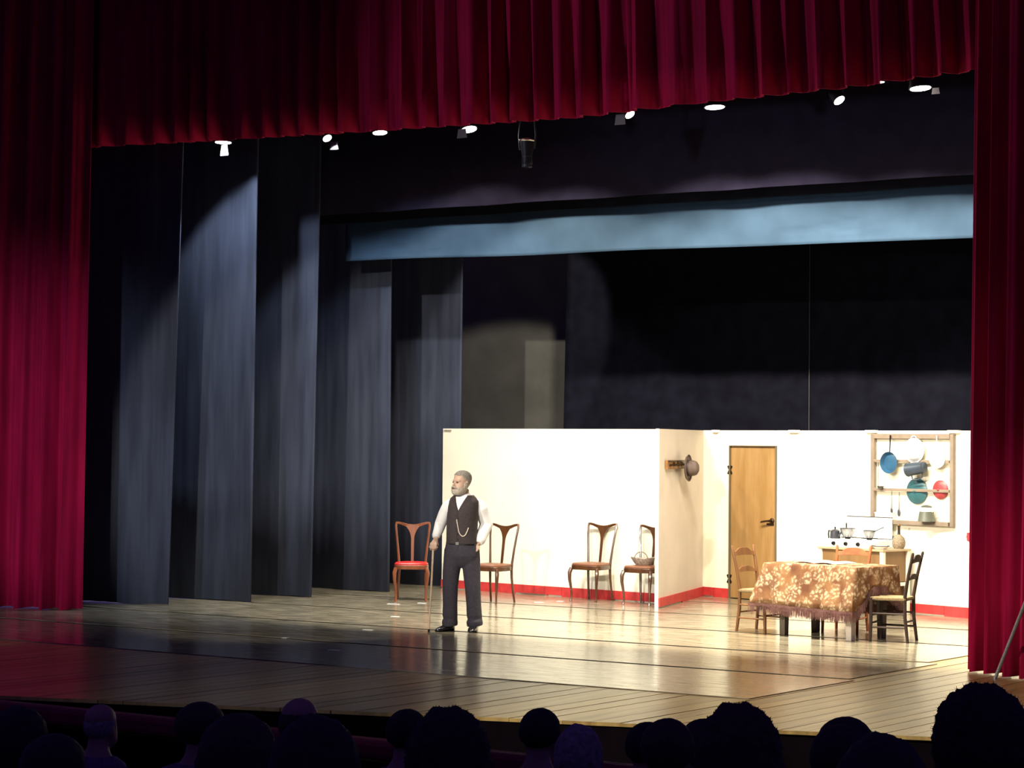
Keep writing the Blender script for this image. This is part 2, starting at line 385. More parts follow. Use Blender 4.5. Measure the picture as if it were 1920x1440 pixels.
cord = tag(obj('hanging_rope', MB().tube([(.52, 7.12, .0), (.52, 7.12, 7.0)], .005, 6), STEEL), 'thin white cord hanging in front of the black backdrop', 'cord')

# ---------------------------------------------------------------- set walls
FR = R(-16.96)   # kitchen wall direction
FLa = R(-8.53)   # plain wall direction
def frame(name, loc, rz):  # placing helper for wall-local builds
    return Matrix.Translation(Vector(loc)) @ Matrix.Rotation(rz, 4, 'Z')
MR = frame('r', (-.92, 6.83, 0), FR); ML = frame('l', (-4.35, 5.82, 0), FLa)
aS = math.atan2(6.83-4.52, -.92+.33); MS = frame('s', (-.33, 4.52, 0), aS)
# local wall frame: x along the wall, -y towards the audience for left/right walls; the side wall faces the audience with -y too
LENL, LENR, LENS_ = 3.86, 5.2, 2.384
H = 2.185
struct(obj('wall_left', MB().box((LENL/2, .03, H/2), (LENL, .06, H)).xf(ML), CREAM, smooth=False))
def baseboard(name, M_, xs, y, h0, h1):
    mb = MB()
    o = struct(obj(name, MB().box(((xs[0]+xs[-1])/2, y, .008), (.02, .02, .016)).xf(M_), REDP, smooth=False))
    for i, (a, b) in enumerate(zip(xs, xs[1:])):
        z0 = .0 if i % 2 else .018
        obj('baseboard_panel', MB().box(((a+b)/2, y, (z0+h0)/2), (b-a-.006, .016, h0-z0)).xf(M_), REDP, o, smooth=False)
    return o
baseboard('baseboard_left', ML, [0, .62, 1.35, 2.15, 3.0, 3.80], -.009, .125, .125)
# kitchen wall: leaf of wall around the door opening
wr = struct(obj('wall_right', MB().box((.28, .03, H/2), (.56, .06, H)).box((.97, .03, (H+1.99)/2), (.82, .06, H-1.99)).box(((1.38+LENR)/2, .03, H/2), (LENR-1.38, .06, H)).xf(MR), CREAM, smooth=False))
obj('wall_joint', MB().box((.27, -.002, 1.1), (.006, .004, 2.1)).xf(MR), BEIGE, wr, smooth=False)
obj('wall_joint', MB().box((1.66, -.002, 1.1), (.005, .004, 2.1)).xf(MR), BEIGE, wr, smooth=False)
baseboard('baseboard_right', MR, [0.02, .28, .55], -.009, .125, .125)
baseboard('baseboard_back', MR, [1.385, 2.2, 3.2, 4.05, 4.9, 5.2], -.009, .125, .125)
# side wall (returns towards the audience)
ws = struct(obj('wall_side', MB().box((LENS_/2, -.04, H/2), (LENS_, .04, H-.002)).xf(MS), mat('shaded_cream_paint', (.58, .50, .42), .6, var=.06, scale=3), smooth=False))  # cream paint made duller: the weaker light here is put into the colour
obj('wall_edge', MB().box((-.012, -.04, H/2), (.024, .042, H)).xf(MS), BEIGE, ws, smooth=False)
baseboard('baseboard_side', MS, [0.0, 1.2, LENS_-.02], -.069, .125, .125)
for px_, ln in ((.30, .11), (1.676, .16), (2.935, .17), (4.186, .17)):
    obj('cleat', MB().box((px_, -.012, H-.012), (ln, .05, .035)).xf(MR), WHITEP, wr, smooth=False, bevel=.003)
obj('cleat', MB().box((.10, -.012, H-.010), (.13, .05, .02)).xf(ML), WHITEP, bpy.data.objects['wall_left'], smooth=False)
# door
d = struct(obj('door_1', MB().box((.97, .02, .995), (.795, .04, 1.965)).xf(MR), DOORW, smooth=False, bevel=.003))
for z in (1.67, .255):
    h = MB().box((.556, -.006, z), (.03, .01, .028))
    for s1 in (-1, 1):
        for s2 in (-1, 1): h.box((.556+s1*.022, -.006, z+s2*.03), (.022, .01, .05), ry=s1*s2*.5)
    obj('hinge', h.xf(MR), IRON, d, smooth=False)
hd = obj('door_handle', MB().lathe([(.036, -.002), (.036, .012), (.02, .02), (.014, .06)], 16, (1.30, 0, 1.03), '-Y').tube([(1.30, -.055, 1.03), (1.25, -.062, 1.028), (1.17, -.06, 1.015), (1.15, -.055, 1.01)], [.014, .013, .012, .008], 8).xf(MR), BRASS, d)
obj('lock_plate', MB().box((1.27, -.004, .985), (.12, .008, .03)).xf(MR), BRASS, d, smooth=False)
obj('door_shadow_frame', MB().box((.566, .0, .99), (.01, .062, 1.98)).box((1.375, .0, .99), (.008, .062, 1.98)).box((.97, 0, 1.984), (.82, .062, .01)).xf(MR), mat('shadow_line', (.12, .09, .05), .7), d, smooth=False)  # thin dark strips, the shadow round the door is put into their colour

# ---------------------------------------------------------------- utensil rack on the kitchen wall
def W_(u, off, z): return MR @ Vector((u, -off, z))
ra = thing('utensil_rack', 'taupe wall rack frame with rails hung with pots and pans', 'rack', MR @ Vector((3.58, 0, 1.06)), FR)
def rp(name, c, dd, m=PALEW, **k): return obj(name, MB().box((c[0]-3.58, c[1], c[2]-1.06), dd), m, ra, smooth=False, bevel=.004, **k)
rp('frame_post', (2.985, -.03, 1.60), (.055, .05, 1.09)); rp('frame_post', (4.18, -.03, 1.60), (.05, .05, 1.09))
rp('frame_rail', (3.58, -.03, 2.118), (1.14, .05, .06)); rp('frame_rail', (3.58, -.04, 1.085), (1.14, .07, .05))
rp('hanging_rail', (3.58, -.052, 1.82), (1.14, .022, .035)); rp('hanging_rail', (3.58, -.052, 1.474), (1.14, .022, .035))
def hung(name, mb, m, u, off, z, label, cat, group='kitchenware on the wall rack', tilt=0):
    o = obj(name, mb, m); o.matrix_world = Matrix.Translation(W_(u, off, z)) @ Matrix.Rotation(FR, 4, 'Z') @ Matrix.Rotation(tilt, 4, 'Y')
    return tag(o, label, cat, group)
# blue frying pan
o = hung('frying_pan', MB().lathe([(.10, 0), (.128, .045), (.131, .045), (.104, -.004), (.001, -.004)], 28, axis='-Y', cap=False).lathe([(.0005, .004), (.09, .004), (.1, .0)], 28, axis='-Y', cap=False), BLUEE, 3.285, .068, 1.80, 'blue enamel frying pan hanging by its long handle', 'pan')
obj('handle', MB().tube([(0, -.02, .12), (0, -.015, .2), (0, -.01, .33)], [.011, .01, .013], 8, flat=.5), IRON, o)
# white colander and white skimmer
o = hung('colander', MB().lathe([(.001, .10), (.06, .095), (.11, .06), (.14, .0), (.15, .0), (.15, .006), (.138, .006)], 28, axis='-Y', cap=False), WHITE, 3.64, .066, 1.95, 'round white enamel colander hanging at the top of the rack', 'colander')
for s in (-1, 1): obj('handle', MB().tube([(.04*math.cos(a)-.0, -.01, s*(.142+.03*math.sin(a))) for a in [PI*i/8 for i in range(9)]], .006, 6), WHITE, o)
o = hung('skimmer', MB().lathe([(.001, .03), (.07, .022), (.115, 0), (.118, .004)], 28, axis='-Y', cap=False), WHITE, 3.985, .07, 1.86, 'white enamel skimmer with a short upright handle, beside the white colander', 'skimmer')
obj('handle', MB().tube([(0, -.004, .11), (0, -.01, .2), (0, -.008, .27)], [.012, .009, .011], 8, flat=.5), WHITE, o)
# slate jug hanging tilted by its handle
jm = MB().lathe([(.001, -.125), (.06, -.125), (.068, -.12), (.078, .1), (.084, .125), (.078, .125), (.07, .1), (.062, -.115), (.001, -.115)], 22, cap=False)
o = hung('hanging_jug', jm, SLATE, 3.72, .13, 1.735, 'slate blue enamel jug hanging tilted under the upper rail', 'jug', tilt=R(-98))
obj('handle', MB().tube([(-.07, 0, .08), (-.125, 0, .07), (-.135, 0, 0), (-.115, 0, -.07), (-.062, 0, -.09)], .009, 8), SLATE, o)
def lid(u, z, r, m, label):
    o = hung('pan_cover', MB().lathe([(.001, .03), (r*.5, .024), (r*.85, .012), (r, 0), (r, -.006), (r*.9, -.006)], 32, axis='-Y', cap=False), m, u, .022, z, label, 'lid')
    obj('knob', MB().lathe([(.006, .03), (.008, .04), (.014, .05), (.001, .056)], 12, axis='-Y'), m, o)
lid(3.643, 1.465, .155, TEALE, 'large teal enamel lid tucked behind the lower rail')
lid(3.993, 1.49, .112, REDE, 'smaller red enamel lid tucked behind the lower rail')
o = hung('ladle', MB().tube([(0, 0, .16), (0, 0, -.12), (.01, -.002, -.145)], .0045, 6), STEEL, 3.095, .07, 1.64, 'thin steel ladle hanging in the rack corner below the frying pan', 'ladle')
obj('bowl', MB().lathe([(.001, -.035), (.03, -.028), (.045, 0), (.04, 0), (.027, -.022), (.001, -.03)], 16, (.05, -.02, -.125), cap=False), STEEL, o)
for u, z, r, lab in ((3.304, 1.36, .021, 'small steel spoon hanging left under the lower rail'), (3.418, 1.345, .026, 'larger steel spoon hanging beside the small spoon')):
    o = hung('hanging_spoon', MB().tube([(0, 0, .10), (0, 0, -.10)], [.004, .006], 6), STEEL, u, .07, z, lab, 'spoon')
    obj('bowl', MB().ell((0, -.002, -.10-r*1.7), (r, .008, r*1.8)), STEEL, o)
o = hung('coffee_pot', MB().lathe([(.001, 0), (.105, 0), (.085, .115), (.08, .118), (.001, .118)], 22), GREYG, 3.868, .118, 1.112, 'grey green pot with a pale collar on the bottom ledge of the rack', 'pot')
obj('collar', MB().lathe([(.07, .118), (.066, .165), (.001, .168)], 20), WHITE, o)
obj('lid', MB().lathe([(.062, .165), (.068, .178), (.04, .192), (.001, .196)], 20), GREYG, o)
obj('handle', MB().tube([(.065, 0, .155), (.1, 0, .16), (.1, 0, .125), (.085, 0, .115)], .007, 8), WHITE, o)
o = hung('storage_box', MB().box((0, 0, .038), (.26, .07, .075)), PAPER, 3.18, .045, 1.111, 'low pale box on the bottom ledge of the rack', 'box')
obj('lid', MB().box((0, 0, .082), (.268, .078, .012)), PAPER, o)
o = hung('pot_holder', MB().prism([(-.05, -.05), (.05, -.05), (.06, 0), (.05, .05), (-.05, .05), (-.06, 0)], -.012, .0), REDE, 4.43, .003, .95, 'red padded pot holder hanging on the wall by the red curtain', 'pot holder', group=None)
obj('loop', MB().tube([(0, -.005, .05), (.012, -.005, .075), (0, -.005, .085), (-.012, -.005, .075), (0, -.005, .05)], .003, 6), REDE, o)

# ---------------------------------------------------------------- hat rack on the side wall (wall local: x along, +y... faces audience at -y side)
def S_(s, off, z): return MS @ Vector((s, -.06-off, z))
hr = obj('coat_rack', MB().box((0, -.02, 0), (.86, .03, .11)), TAN); hr.matrix_world = Matrix.Translation(S_(.70, 0, 1.745)) @ Matrix.Rotation(aS, 4, 'Z')
tag(hr, 'short tan leather-brown coat rack board on the beige side wall', 'coat rack')
for i in range(4): obj('peg', MB().tube([(-.33+.2*i, -.03, -.01), (-.33+.2*i, -.08, 0), (-.33+.2*i, -.10, .03)], [.014, .012, .016], 8), BRASS, hr)
for i in range(2): obj('bracket', MB().box((-.21+.42*i, -.045, .045), (.36, .03, .016)), BRASS, hr, smooth=False, bevel=.004)
ht = obj('felt_hat', MB().lathe([(.001, .135), (.05, .13), (.085, .105), (.098, .06), (.102, .0), (.1, -.002)], 26, axis='-Y', cap=False), FELT)
for v in ht.data.vertices: v.co.x *= 1.15
ht.matrix_world = Matrix.Translation(S_(1.0, .12, 1.70)) @ Matrix.Rotation(aS, 4, 'Z') @ Matrix.Rotation(R(14), 4, 'Y')
tag(ht, 'brown grey felt hat hung crown outward on the coat rack', 'hat')
br = MB().lathe([(.1, .0), (.15, -.008), (.168, .012), (.17, .008), (.15, -.014), (.1, -.006)], 28, axis='-Y', cap=False)
br.v = [(x*1.12, y, z) for x, y, z in br.v]; obj('brim', br, FELT, ht)
bb = MB().lathe([(.1045, .0), (.1035, .03)], 26, axis='-Y', cap=False); bb.v = [(x*1.15, y, z) for x, y, z in bb.v]; obj('hat_band', bb, mat('dark_band', (.04, .025, .02), .6), ht)

# ---------------------------------------------------------------- parlour chairs with yoke splat
def parlour_chair(label, wood, seatm):
    t = thing('parlour_chair', label, 'chair', group='parlour chairs along the plain wall')
    # seat, front towards -y
    outline = []
    for i in range(28):
        a = 2*PI*i/28; c, s_ = math.cos(a), math.sin(a); e = .5
        X = .225*math.copysign(abs(c)**e, c); Yy = .205*math.copysign(abs(s_)**e, s_)
        X *= 1-.12*(Yy+.2)/.4; outline.append((X, Yy))
    obj('seat_frame', MB().prism(outline, .40, .455, 'Z'), wood, t, bevel=.006)
    pad = MB().loft([[(x*k, y*k, z) for x, y in outline] for k, z in ((.97, .455), (.985, .468), (.93, .482), (.6, .49), (.05, .492))])
    obj('seat', pad, seatm, t)
    for s in (-1, 1):
        obj('front_leg', MB().tube([(s*.192, -.165, .42), (s*.207, -.185, .36), (s*.205, -.188, .28), (s*.190, -.172, .15), (s*.186, -.17, .05), (s*.19, -.178, .012), (s*.19, -.18, 0)], [.024, .026, .021, .015, .0125, .015, .015], 8), wood, t)
        obj('rear_leg', MB().tube([(s*.165, .178, .46), (s*.167, .183, .3), (s*.175, .2, .14), (s*.182, .225, 0)], [.018, .016, .0145, .013], 8), wood, t)
        obj('back_post', MB().tube([(s*.165, .178, .40), (s*.17, .186, .5), (s*.185, .205, .66), (s*.203, .228, .82), (s*.214, .25, .93), (s*.207, .256, .972)], [.018, .016, .014, .0135, .014, .014], 8), wood, t)
    # yoke top rail: thin at the ends, dipping to the centre where it meets the splat
    n = 24; topz = lambda q: .99-.042*math.cos(q*PI/2)**1.5-.012*q**6; th = lambda q: .026+.034*(1-abs(q))**1.5
    vs = []
    for i in range(n+1):
        q = -1+2*i/n; X = q*.218; Yc = .257+.012*math.cos(q*PI/2)
        zt, zb = topz(q), topz(q)-th(q)
        vs.append([(X, Yc-.010, zb), (X, Yc+.010, zb), (X, Yc+.010, zt), (X, Yc-.010, zt)])
    obj('top_rail', MB().loft(vs), wood, t, bevel=.003)
    sp = []
    for i in range(15):
        q = i/14; z = .44+q*(.945-.44); w = .017+.004*q+.085*max(0, (q-.62)/.38)**2.2
        y = .19+.075*q
        sp.append([(-w, y-.006, z), (w, y-.006, z), (w, y+.006, z), (-w, y+.006, z)])
    obj('splat', MB().loft(sp), wood, t, bevel=.002)
    return t
pc = parlour_chair('polished reddish chair with a bright red seat, before the dark curtain', CHAIRR, REDSEAT)
place(pc, (-3.34, 3.68, .003), R(33))
pc2 = dup(pc, (-2.36, 4.04, .003), R(-3), 'brown yoke-back chair partly hidden behind the standing man', None, {CHAIRR: CHAIRW, REDSEAT: BROWNSEAT})
dup(pc2, (-1.54, 5.08, .003), R(-3), 'brown yoke-back chair standing alone in the middle of the plain wall')
dup(pc2, (-.715, 4.97, .003), R(-3), 'brown yoke-back chair half hidden by the side wall, holding the basket')
# basket on the last chair
bk = thing('wicker_basket', 'small pale wicker basket with a hoop handle on a chair seat', 'basket', (-.715, 4.95, .497), R(30))
rg = []
for z, r in ((0, .075), (.03, .10), (.07, .125), (.078, .128), (.07, .118), (.02, .085), (.012, .0)):
    rg.append([(r*1.25*math.cos(2*PI*j/24), r*.85*math.sin(2*PI*j/24), z*(1+.25*abs(math.cos(2*PI*j/24)))) for j in range(24)])
obj('bowl', MB().loft(rg), mat('pale_wicker', (.36, .29, .24), .8, var=.4, scale=50, bump=.4), bk)
obj('handle', MB().tube([(.085*math.cos(a)-.03, 0, .06+.10*math.sin(a)) for a in [PI*i/12 for i in range(13)]], .007, 6), STRAW, bk)

# ---------------------------------------------------------------- rush chairs
def rush_chair(label, wood, toprail=None):
    t = thing('rush_chair', label, 'chair', group='ladder-back rush chairs at the table')
    sr = [[(x*k*(1-.1*(y+.19)/.38), y*k, z) for x, y in ((-.2, -.19), (-.1, -.195), (.1, -.195), (.2, -.19), (.2, 0), (.2, .17), (0, .17), (-.2, .17), (-.2, 0))] for k, z in ((1, .425), (1.02, .44), (1, .455), (.8, .458), (.3, .45))]
    obj('seat', MB().loft(sr), RUSH, t)
    obj('seat_frame', MB().tube([(-.19, -.185, .432), (.19, -.185, .432)], .014, 8).tube([(-.165, .16, .432), (.165, .16, .432)], .013, 8).tube([(-.19, -.185, .432), (-.165, .16, .432)], .013, 8).tube([(.19, -.185, .432), (.165, .16, .432)], .013, 8), wood, t)
    for s in (-1, 1):
        obj('front_leg', MB().tube([(s*.19, -.18, .45), (s*.192, -.184, .2), (s*.194, -.19, 0)], [.019, .019, .016], 8), wood, t)
        obj('back_post', MB().tube([(s*.178, .195, 0), (s*.168, .165, .25), (s*.166, .163, .46), (s*.178, .20, .68), (s*.192, .25, .90), (s*.193, .254, .915)], [.016, .019, .019, .017, .015, .009], 8), wood, t)
        for z in (.15, .29): obj('stretcher', MB().tube([(s*.192, -.185, z), (s*.173, .175, z)], .010, 6), wood, t)
    for z in (.19, .27): obj('stretcher', MB().tube([(-.19, -.186, z), (.19, -.186, z)], .010, 6), wood, t)
    obj('stretcher', MB().tube([(-.172, .175, .21), (.172, .175, .21)], .010, 6), wood, t)
    def slat(z0, h, y, m):
        rs = []
        for i in range(15):
            q = -1+2*i/14; arch = h*(.55+.45*max(0, 1-(abs(q)/.72)**3)) ; X = q*(.166+(z0-.46)*.055)
            yy = y+.012*(1-q*q)
            rs.append([(X, yy-.008, z0+.012*(1-q*q)), (X, yy+.008, z0+.012*(1-q*q)), (X, yy+.016+arch*.05, z0+arch), (X, yy+.002+arch*.05, z0+arch)])
        obj('back_slat', MB().loft(rs), m, t, bevel=.002)
    slat(.80, .092, .225, toprail or wood); slat(.625, .07, .185, wood)
    return t
rc = rush_chair('honey brown ladder-back rush chair at the end of the table near the door', RUSTW)
place(rc, (2.14, 2.42, .003), R(80))
rb = dup(rc, (2.87, 2.98, .003), R(4), 'orange top-rail rush chair tucked behind the table, before the stove', None, {RUSTW: ORW})
rd = dup(rc, (3.71, 2.27, .003), R(-83), 'dark oak ladder-back rush chair at the table end near the red curtain', None, {RUSTW: DKW})

# ---------------------------------------------------------------- kitchen table, cloth, papers
TR = R(-13)
tb = thing('kitchen_table', 'wooden kitchen table under the brown floral cloth', 'table', (2.95, 2.40, .003), TR)
obj('tabletop', MB().box((0, 0, .735), (1.14, .68, .03)), TABLEW, tb, smooth=False, bevel=.004)
obj('apron', MB().box((0, -.28, .66), (.98, .02, .1)).box((0, .28, .66), (.98, .02, .1)).box((-.47, 0, .66), (.02, .56, .1)).box((.47, 0, .66), (.02, .56, .1)), TABLEW, tb, smooth=False)
for (sx, sy) in ((-1, -1), (1, -1), (-1, 1), (1, 1)):
    lx = -.40 if sx < 0 else .46
    m = MB().loft([[(lx+a*w, sy*.27+b*w, z) for a, b in ((-1, -1), (1, -1), (1, 1), (-1, 1))] for w, z in ((.034, 0), (.042, .62), (.042, .72))])
    obj('leg', m, LITLEG if sx > 0 and sy < 0 else TABLEW, tb, smooth=False, bevel=.004)
# cloth: perimeter loft with drop depending on the side
def cloth():
    hw, hd = .60, .36; per = []
    def side(p, q, n): 
        for i in range(n): per.append((p[0]+(q[0]-p[0])*i/n, p[1]+(q[1]-p[1])*i/n))
    side((-hw, -hd), (hw, -hd), 40); side((hw, -hd), (hw, hd), 26); side((hw, hd), (-hw, hd), 40); side((-hw, hd), (-hw, -hd), 26)
    def drop(i, x, y):
        # front long, right end short, back long, left middling
        if i < 40: return .425+.025*(i/40)
        if i < 66:
            q = (i-40)/26; return .45-.25*min(1, q*3.0) if q < .62 else .20+.22*((q-.62)/.38)**1.5
        if i < 106: q = (i-66)/40; return .42
        return .41
    n = len(per); cx = 0
    def outward(i):
        x, y = per[i]; v = Vector((0, 0, 0))
        if abs(y+hd) < .13 : v += Vector((0, -1, 0))*(1 if abs(y+hd) < 1e-6 else (1-abs(y+hd)/.13)*.6)
        if abs(y-hd) < .13: v += Vector((0, 1, 0))*(1 if abs(y-hd) < 1e-6 else (1-abs(y-hd)/.13)*.6)
        if abs(x-hw) < .13: v += Vector((1, 0, 0))*(1 if abs(x-hw) < 1e-6 else (1-abs(x-hw)/.13)*.6)
        if abs(x+hw) < .13: v += Vector((-1, 0, 0))*(1 if abs(x+hw) < 1e-6 else (1-abs(x+hw)/.13)*.6)
        return v.normalized()
    rings = []
    for kk in (0.02, .5, .9): rings.append([(x*kk, y*kk, .757+.002*math.sin(x*20)) for x, y in per])
    rings.append([(x, y, .756) for x, y in per])
    def pt(i, t, ext=0):
        x, y = per[i]; o = outward(i); d = drop(i, x, y)+ext; fl = .10 if i < 40 else (.015 if i < 66 else .03)
        corner = 1 if (i < 3 or i > n-4) else 0
        rip = .016*math.sin(i*.9)*t+.012*math.sin(i*.37+2)*t
        z = .752-d*t
        return Vector((x, y, 0))+o*(.006+(fl+rip+corner*.05)*t)+Vector((0, 0, z))
    for t in (.03, .12, .3, .5, .7, .85, 1): rings.append([pt(i, t) for i in range(n)])
    c = thing('tablecloth', 'brown and cream floral tablecloth with mauve fringe draped over the table', 'tablecloth', (2.95, 2.40, .003), TR)
    mb = MB().loft(rings, cap=False); mb.add([Vector((0, 0, .757))], [])
    o = obj('cloth', mb, BROCADE, c, angle=60); o.modifiers.new('t', 'SOLIDIFY').thickness = .004
    # hem stitch line and fringe strands
    hm = MB().loft([[pt(i, .985)+outward(i)*.003 for i in range(n)], [pt(i, 1.0, .018)+outward(i)*.002 for i in range(n)]], cap=False)
    obj('hem', hm, FRINGE, c)
    fr = MB(); rnd = random.Random(5)
    for i in range(n):
        for s in range(9):
            f = s/9; p = pt(i, 1.0, .012).lerp(pt((i+1) % n, 1.0, .012), f); oo = outward(i); tn = Vector((-oo.y, oo.x, 0))
            L = .085+rnd.uniform(-.018, .02); j = rnd.uniform(-.006, .006); w = .0036
            q = p+Vector((0, 0, -L))+tn*j+oo*rnd.uniform(-.006, .006)
            fr.add([p-tn*w, p+tn*w, q+tn*w*.7, q-tn*w*.7, p+oo*.002, q+oo*.002], [(0, 1, 2, 3), (0, 4, 5, 3), (4, 1, 2, 5)])
    fo = obj('fringe', fr, FRINGE, c); fo['kind'] = 'stuff'
cloth()
def sheet(loc, rz, w, d, label, curl):
    t = tag(obj('newspaper', MB().loft([[(-w+2*w*i/12, y, .004+.012*abs(math.sin(i/12*PI*2))*curl) for i in range(13)] for y in (-d, -d*.3, d*.3, d)], closed=False), PAPER), label, 'newspaper')
    t.modifiers.new('t', 'SOLIDIFY').thickness = .006; place(t, loc, rz); return t
sheet((2.86, 2.46, .764), TR, .27, .19, 'open white newspaper lying on the floral tablecloth', 1)

# ---------------------------------------------------------------- cooker cabinet and stove
CB = thing('kitchen_cabinet', 'white framed cabinet with brown panels under the cooker', 'cabinet', MR @ Vector((3.12, -.36, .003)), FR)
cw, cd, ch = 1.0, .50, .775
obj('worktop', MB().box((0, 0, ch-.012), (cw+.02, cd+.02, .024)), mat('pale_worktop', (.4, .3, .18), .5, var=.1), CB, smooth=False, bevel=.003)
for sx in (-1, 1):
    for sy in (-1, 1): obj('corner_post', MB().box((sx*(cw/2-.025), sy*(cd/2-.025), (ch-.024)/2), (.05, .05, ch-.024)), WHITEP, CB, smooth=False, bevel=.003)
obj('front_panel', MB().box((0, -cd/2+.03, .55), (cw-.1, .016, .40)), BROWNP, CB, smooth=False)
obj('back_panel', MB().box((0, cd/2-.03, .4), (cw-.1, .016, .7)), BROWNP, CB, smooth=False)
obj('side_panel', MB().box((cw/2-.035, 0, .57), (.016, cd-.1, .36)), BROWNP, CB, smooth=False)
obj('side_panel', MB().box((-cw/2+.035, 0, .57), (.016, cd-.1, .36)), BROWNP, CB, smooth=False)
obj('rail', MB().box((cw/2-.03, 0, .36), (.04, cd-.1, .04)), WHITEP, CB, smooth=False)
obj('rail', MB().box((0, -cd/2+.03, .34), (cw-.1, .035, .03)), WHITEP, CB, smooth=False)
obj('lower_shelf', MB().box((0, 0, .12), (cw-.06, cd-.06, .02)), BROWNP, CB, smooth=False)
ST = thing('gas_cooker', 'white enamel tabletop cooker with three black knobs and a raised lid', 'cooker', MR @ Vector((2.98, -.33, .003+ch)), FR)
sw, sd, sh = .78, .50, .095
obj('body', MB().box((0, 0, sh/2), (sw, sd, sh)), WHITE, ST, smooth=False, bevel=.008)
obj('raised_lid', MB().box((.0, sd/2-.012, sh+.135), (.70, .018, .25)), WHITE, ST, smooth=False, bevel=.006)
obj('lid_edge', MB().box((.0, sd/2-.012, sh+.264), (.70, .022, .01)), STEEL, ST, smooth=False)
for i in range(2): obj('lid_hinge', MB().box((-.365+.73*i, sd/2-.012, sh+.15-.13*i), (.012, .02, .06)), STEEL, ST, smooth=False)
for i, kx in enumerate((-.12, .07, .26)):
    obj('knob', MB().lathe([(.024, 0), (.024, .016), (.018, .03), (.001, .03)], 14, (kx-.02, -sd/2, .048), '-Y'), IRON, ST)
for i, kx in enumerate((-.14, .20)):
    g = MB()
    for a in range(4): g.box((kx, 0, sh+.018), (.2, .008, .008), rz=a*PI/4)
    g.lathe([(.035, sh), (.035, sh+.012), (.03, sh+.016)], 14, (kx, 0, 0)); obj('burner', g, IRON, ST)
zt = ch+sh+.003
def on_wall(u, off, z): return MR @ Vector((u, -off, z))
# things on the cooker
KETT = mat('dark_grey_metal', (.03, .032, .042), .4)
kt = thing('coffee_kettle', 'small dark grey coffee kettle on the left of the cooker', 'kettle', on_wall(2.70, .40, zt), FR+R(180))
obj('body', MB().lathe([(.062, 0), (.064, .01), (.056, .085), (.06, .09), (.04, .105), (.001, .115)], 18), KETT, kt)
obj('knob', MB().lathe([(.006, .11), (.012, .13), (.006, .142), (.001, .144)], 10), IRON, kt)
obj('handle', MB().tube([(.05, 0, .085), (.10, 0, .09), (.105, 0, .05), (.10, 0, .005), (.105, 0, -.0)], [.009]*5, 8), IRON, kt)
obj('spout', MB().tube([(-.05, 0, .03), (-.085, 0, .06), (-.10, 0, .09)], [.016, .011, .007], 8), KETT, kt)
def bowl(name, u, off, r, h, m, label, cat):
    t = thing(name, label, cat, on_wall(u, off, zt+.022), FR)
    obj('body', MB().lathe([(.001, 0), (r*.55, 0), (r*.8, h*.35), (r*.97, h*.9), (r, h), (r*.955, h), (r*.9, h*.85), (r*.72, h*.35), (r*.5, .008), (.001, .008)], 26, cap=False), m, t)
    obj('rim', MB().lathe([(r*.95, h), (r*1.03, h), (r*1.03, h+.006), (r*.95, h+.006)], 26, cap=False), STEEL, t)
    return t
bowl('cooking_bowl', 2.84, .33, .095, .10, ALUM, 'pale metal cooking bowl on the left burner', 'bowl')
sp = bowl('saucepan', 3.18, .33, .075, .085, ALUM, 'pale saucepan with a long thin handle on the right burner', 'saucepan')
obj('handle', MB().tube([(.07, 0, .075), (.15, 0, .11), (.22, .0, .135)], [.006, .006, .007], 6), STEEL, sp)
# beside the cooker on the worktop
zc = ch+.003
tr = thing('oval_tray', 'shallow pale oval dish with a dark rim beside the cooker', 'dish', on_wall(3.49, .50, zc), FR)
ov = []
for r, z in ((.001, .0), (.06, .0), (.09, .03), (.098, .036), (.1, .034), (.094, .04), (.086, .034), (.055, .008), (.001, .008)): ov.append([(r*1.15*math.cos(2*PI*j/26), r*.9*math.sin(2*PI*j/26), z) for j in range(26)])
obj('body', MB().loft(ov, cap=False), WHITE, tr); 
obj('rim', MB().tube([(.099*1.15*math.cos(2*PI*j/26), .099*.9*math.sin(2*PI*j/26), .039) for j in range(27)], .005, 6, cap=False), IRON, tr)
bt = thing('straw_flask', 'straw covered wine flask with a dark neck at the cabinet end', 'bottle', on_wall(3.53, .21, zc), FR)
obj('straw_body', MB().lathe([(.055, 0), (.075, .03), (.08, .08), (.065, .13), (.03, .165), (.02, .17)], 20), STRAW, bt)
obj('neck', MB().lathe([(.022, .165), (.017, .2), (.016, .26), (.019, .262), (.019, .275), (.001, .276)], 14), GLASSD, bt)
obj('stopper', MB().lathe([(.012, .276), (.012, .295), (.001, .296)], 10), TAN, bt)
gl = tag(obj('drinking_glass', MB().lathe([(.028, 0), (.036, .1), (.034, .1), (.026, .006), (.001, .006)], 16), GLASS), 'clear drinking glass between the cooker lid and the straw flask', 'glass'); place(gl, on_wall(3.43, .16, zc))

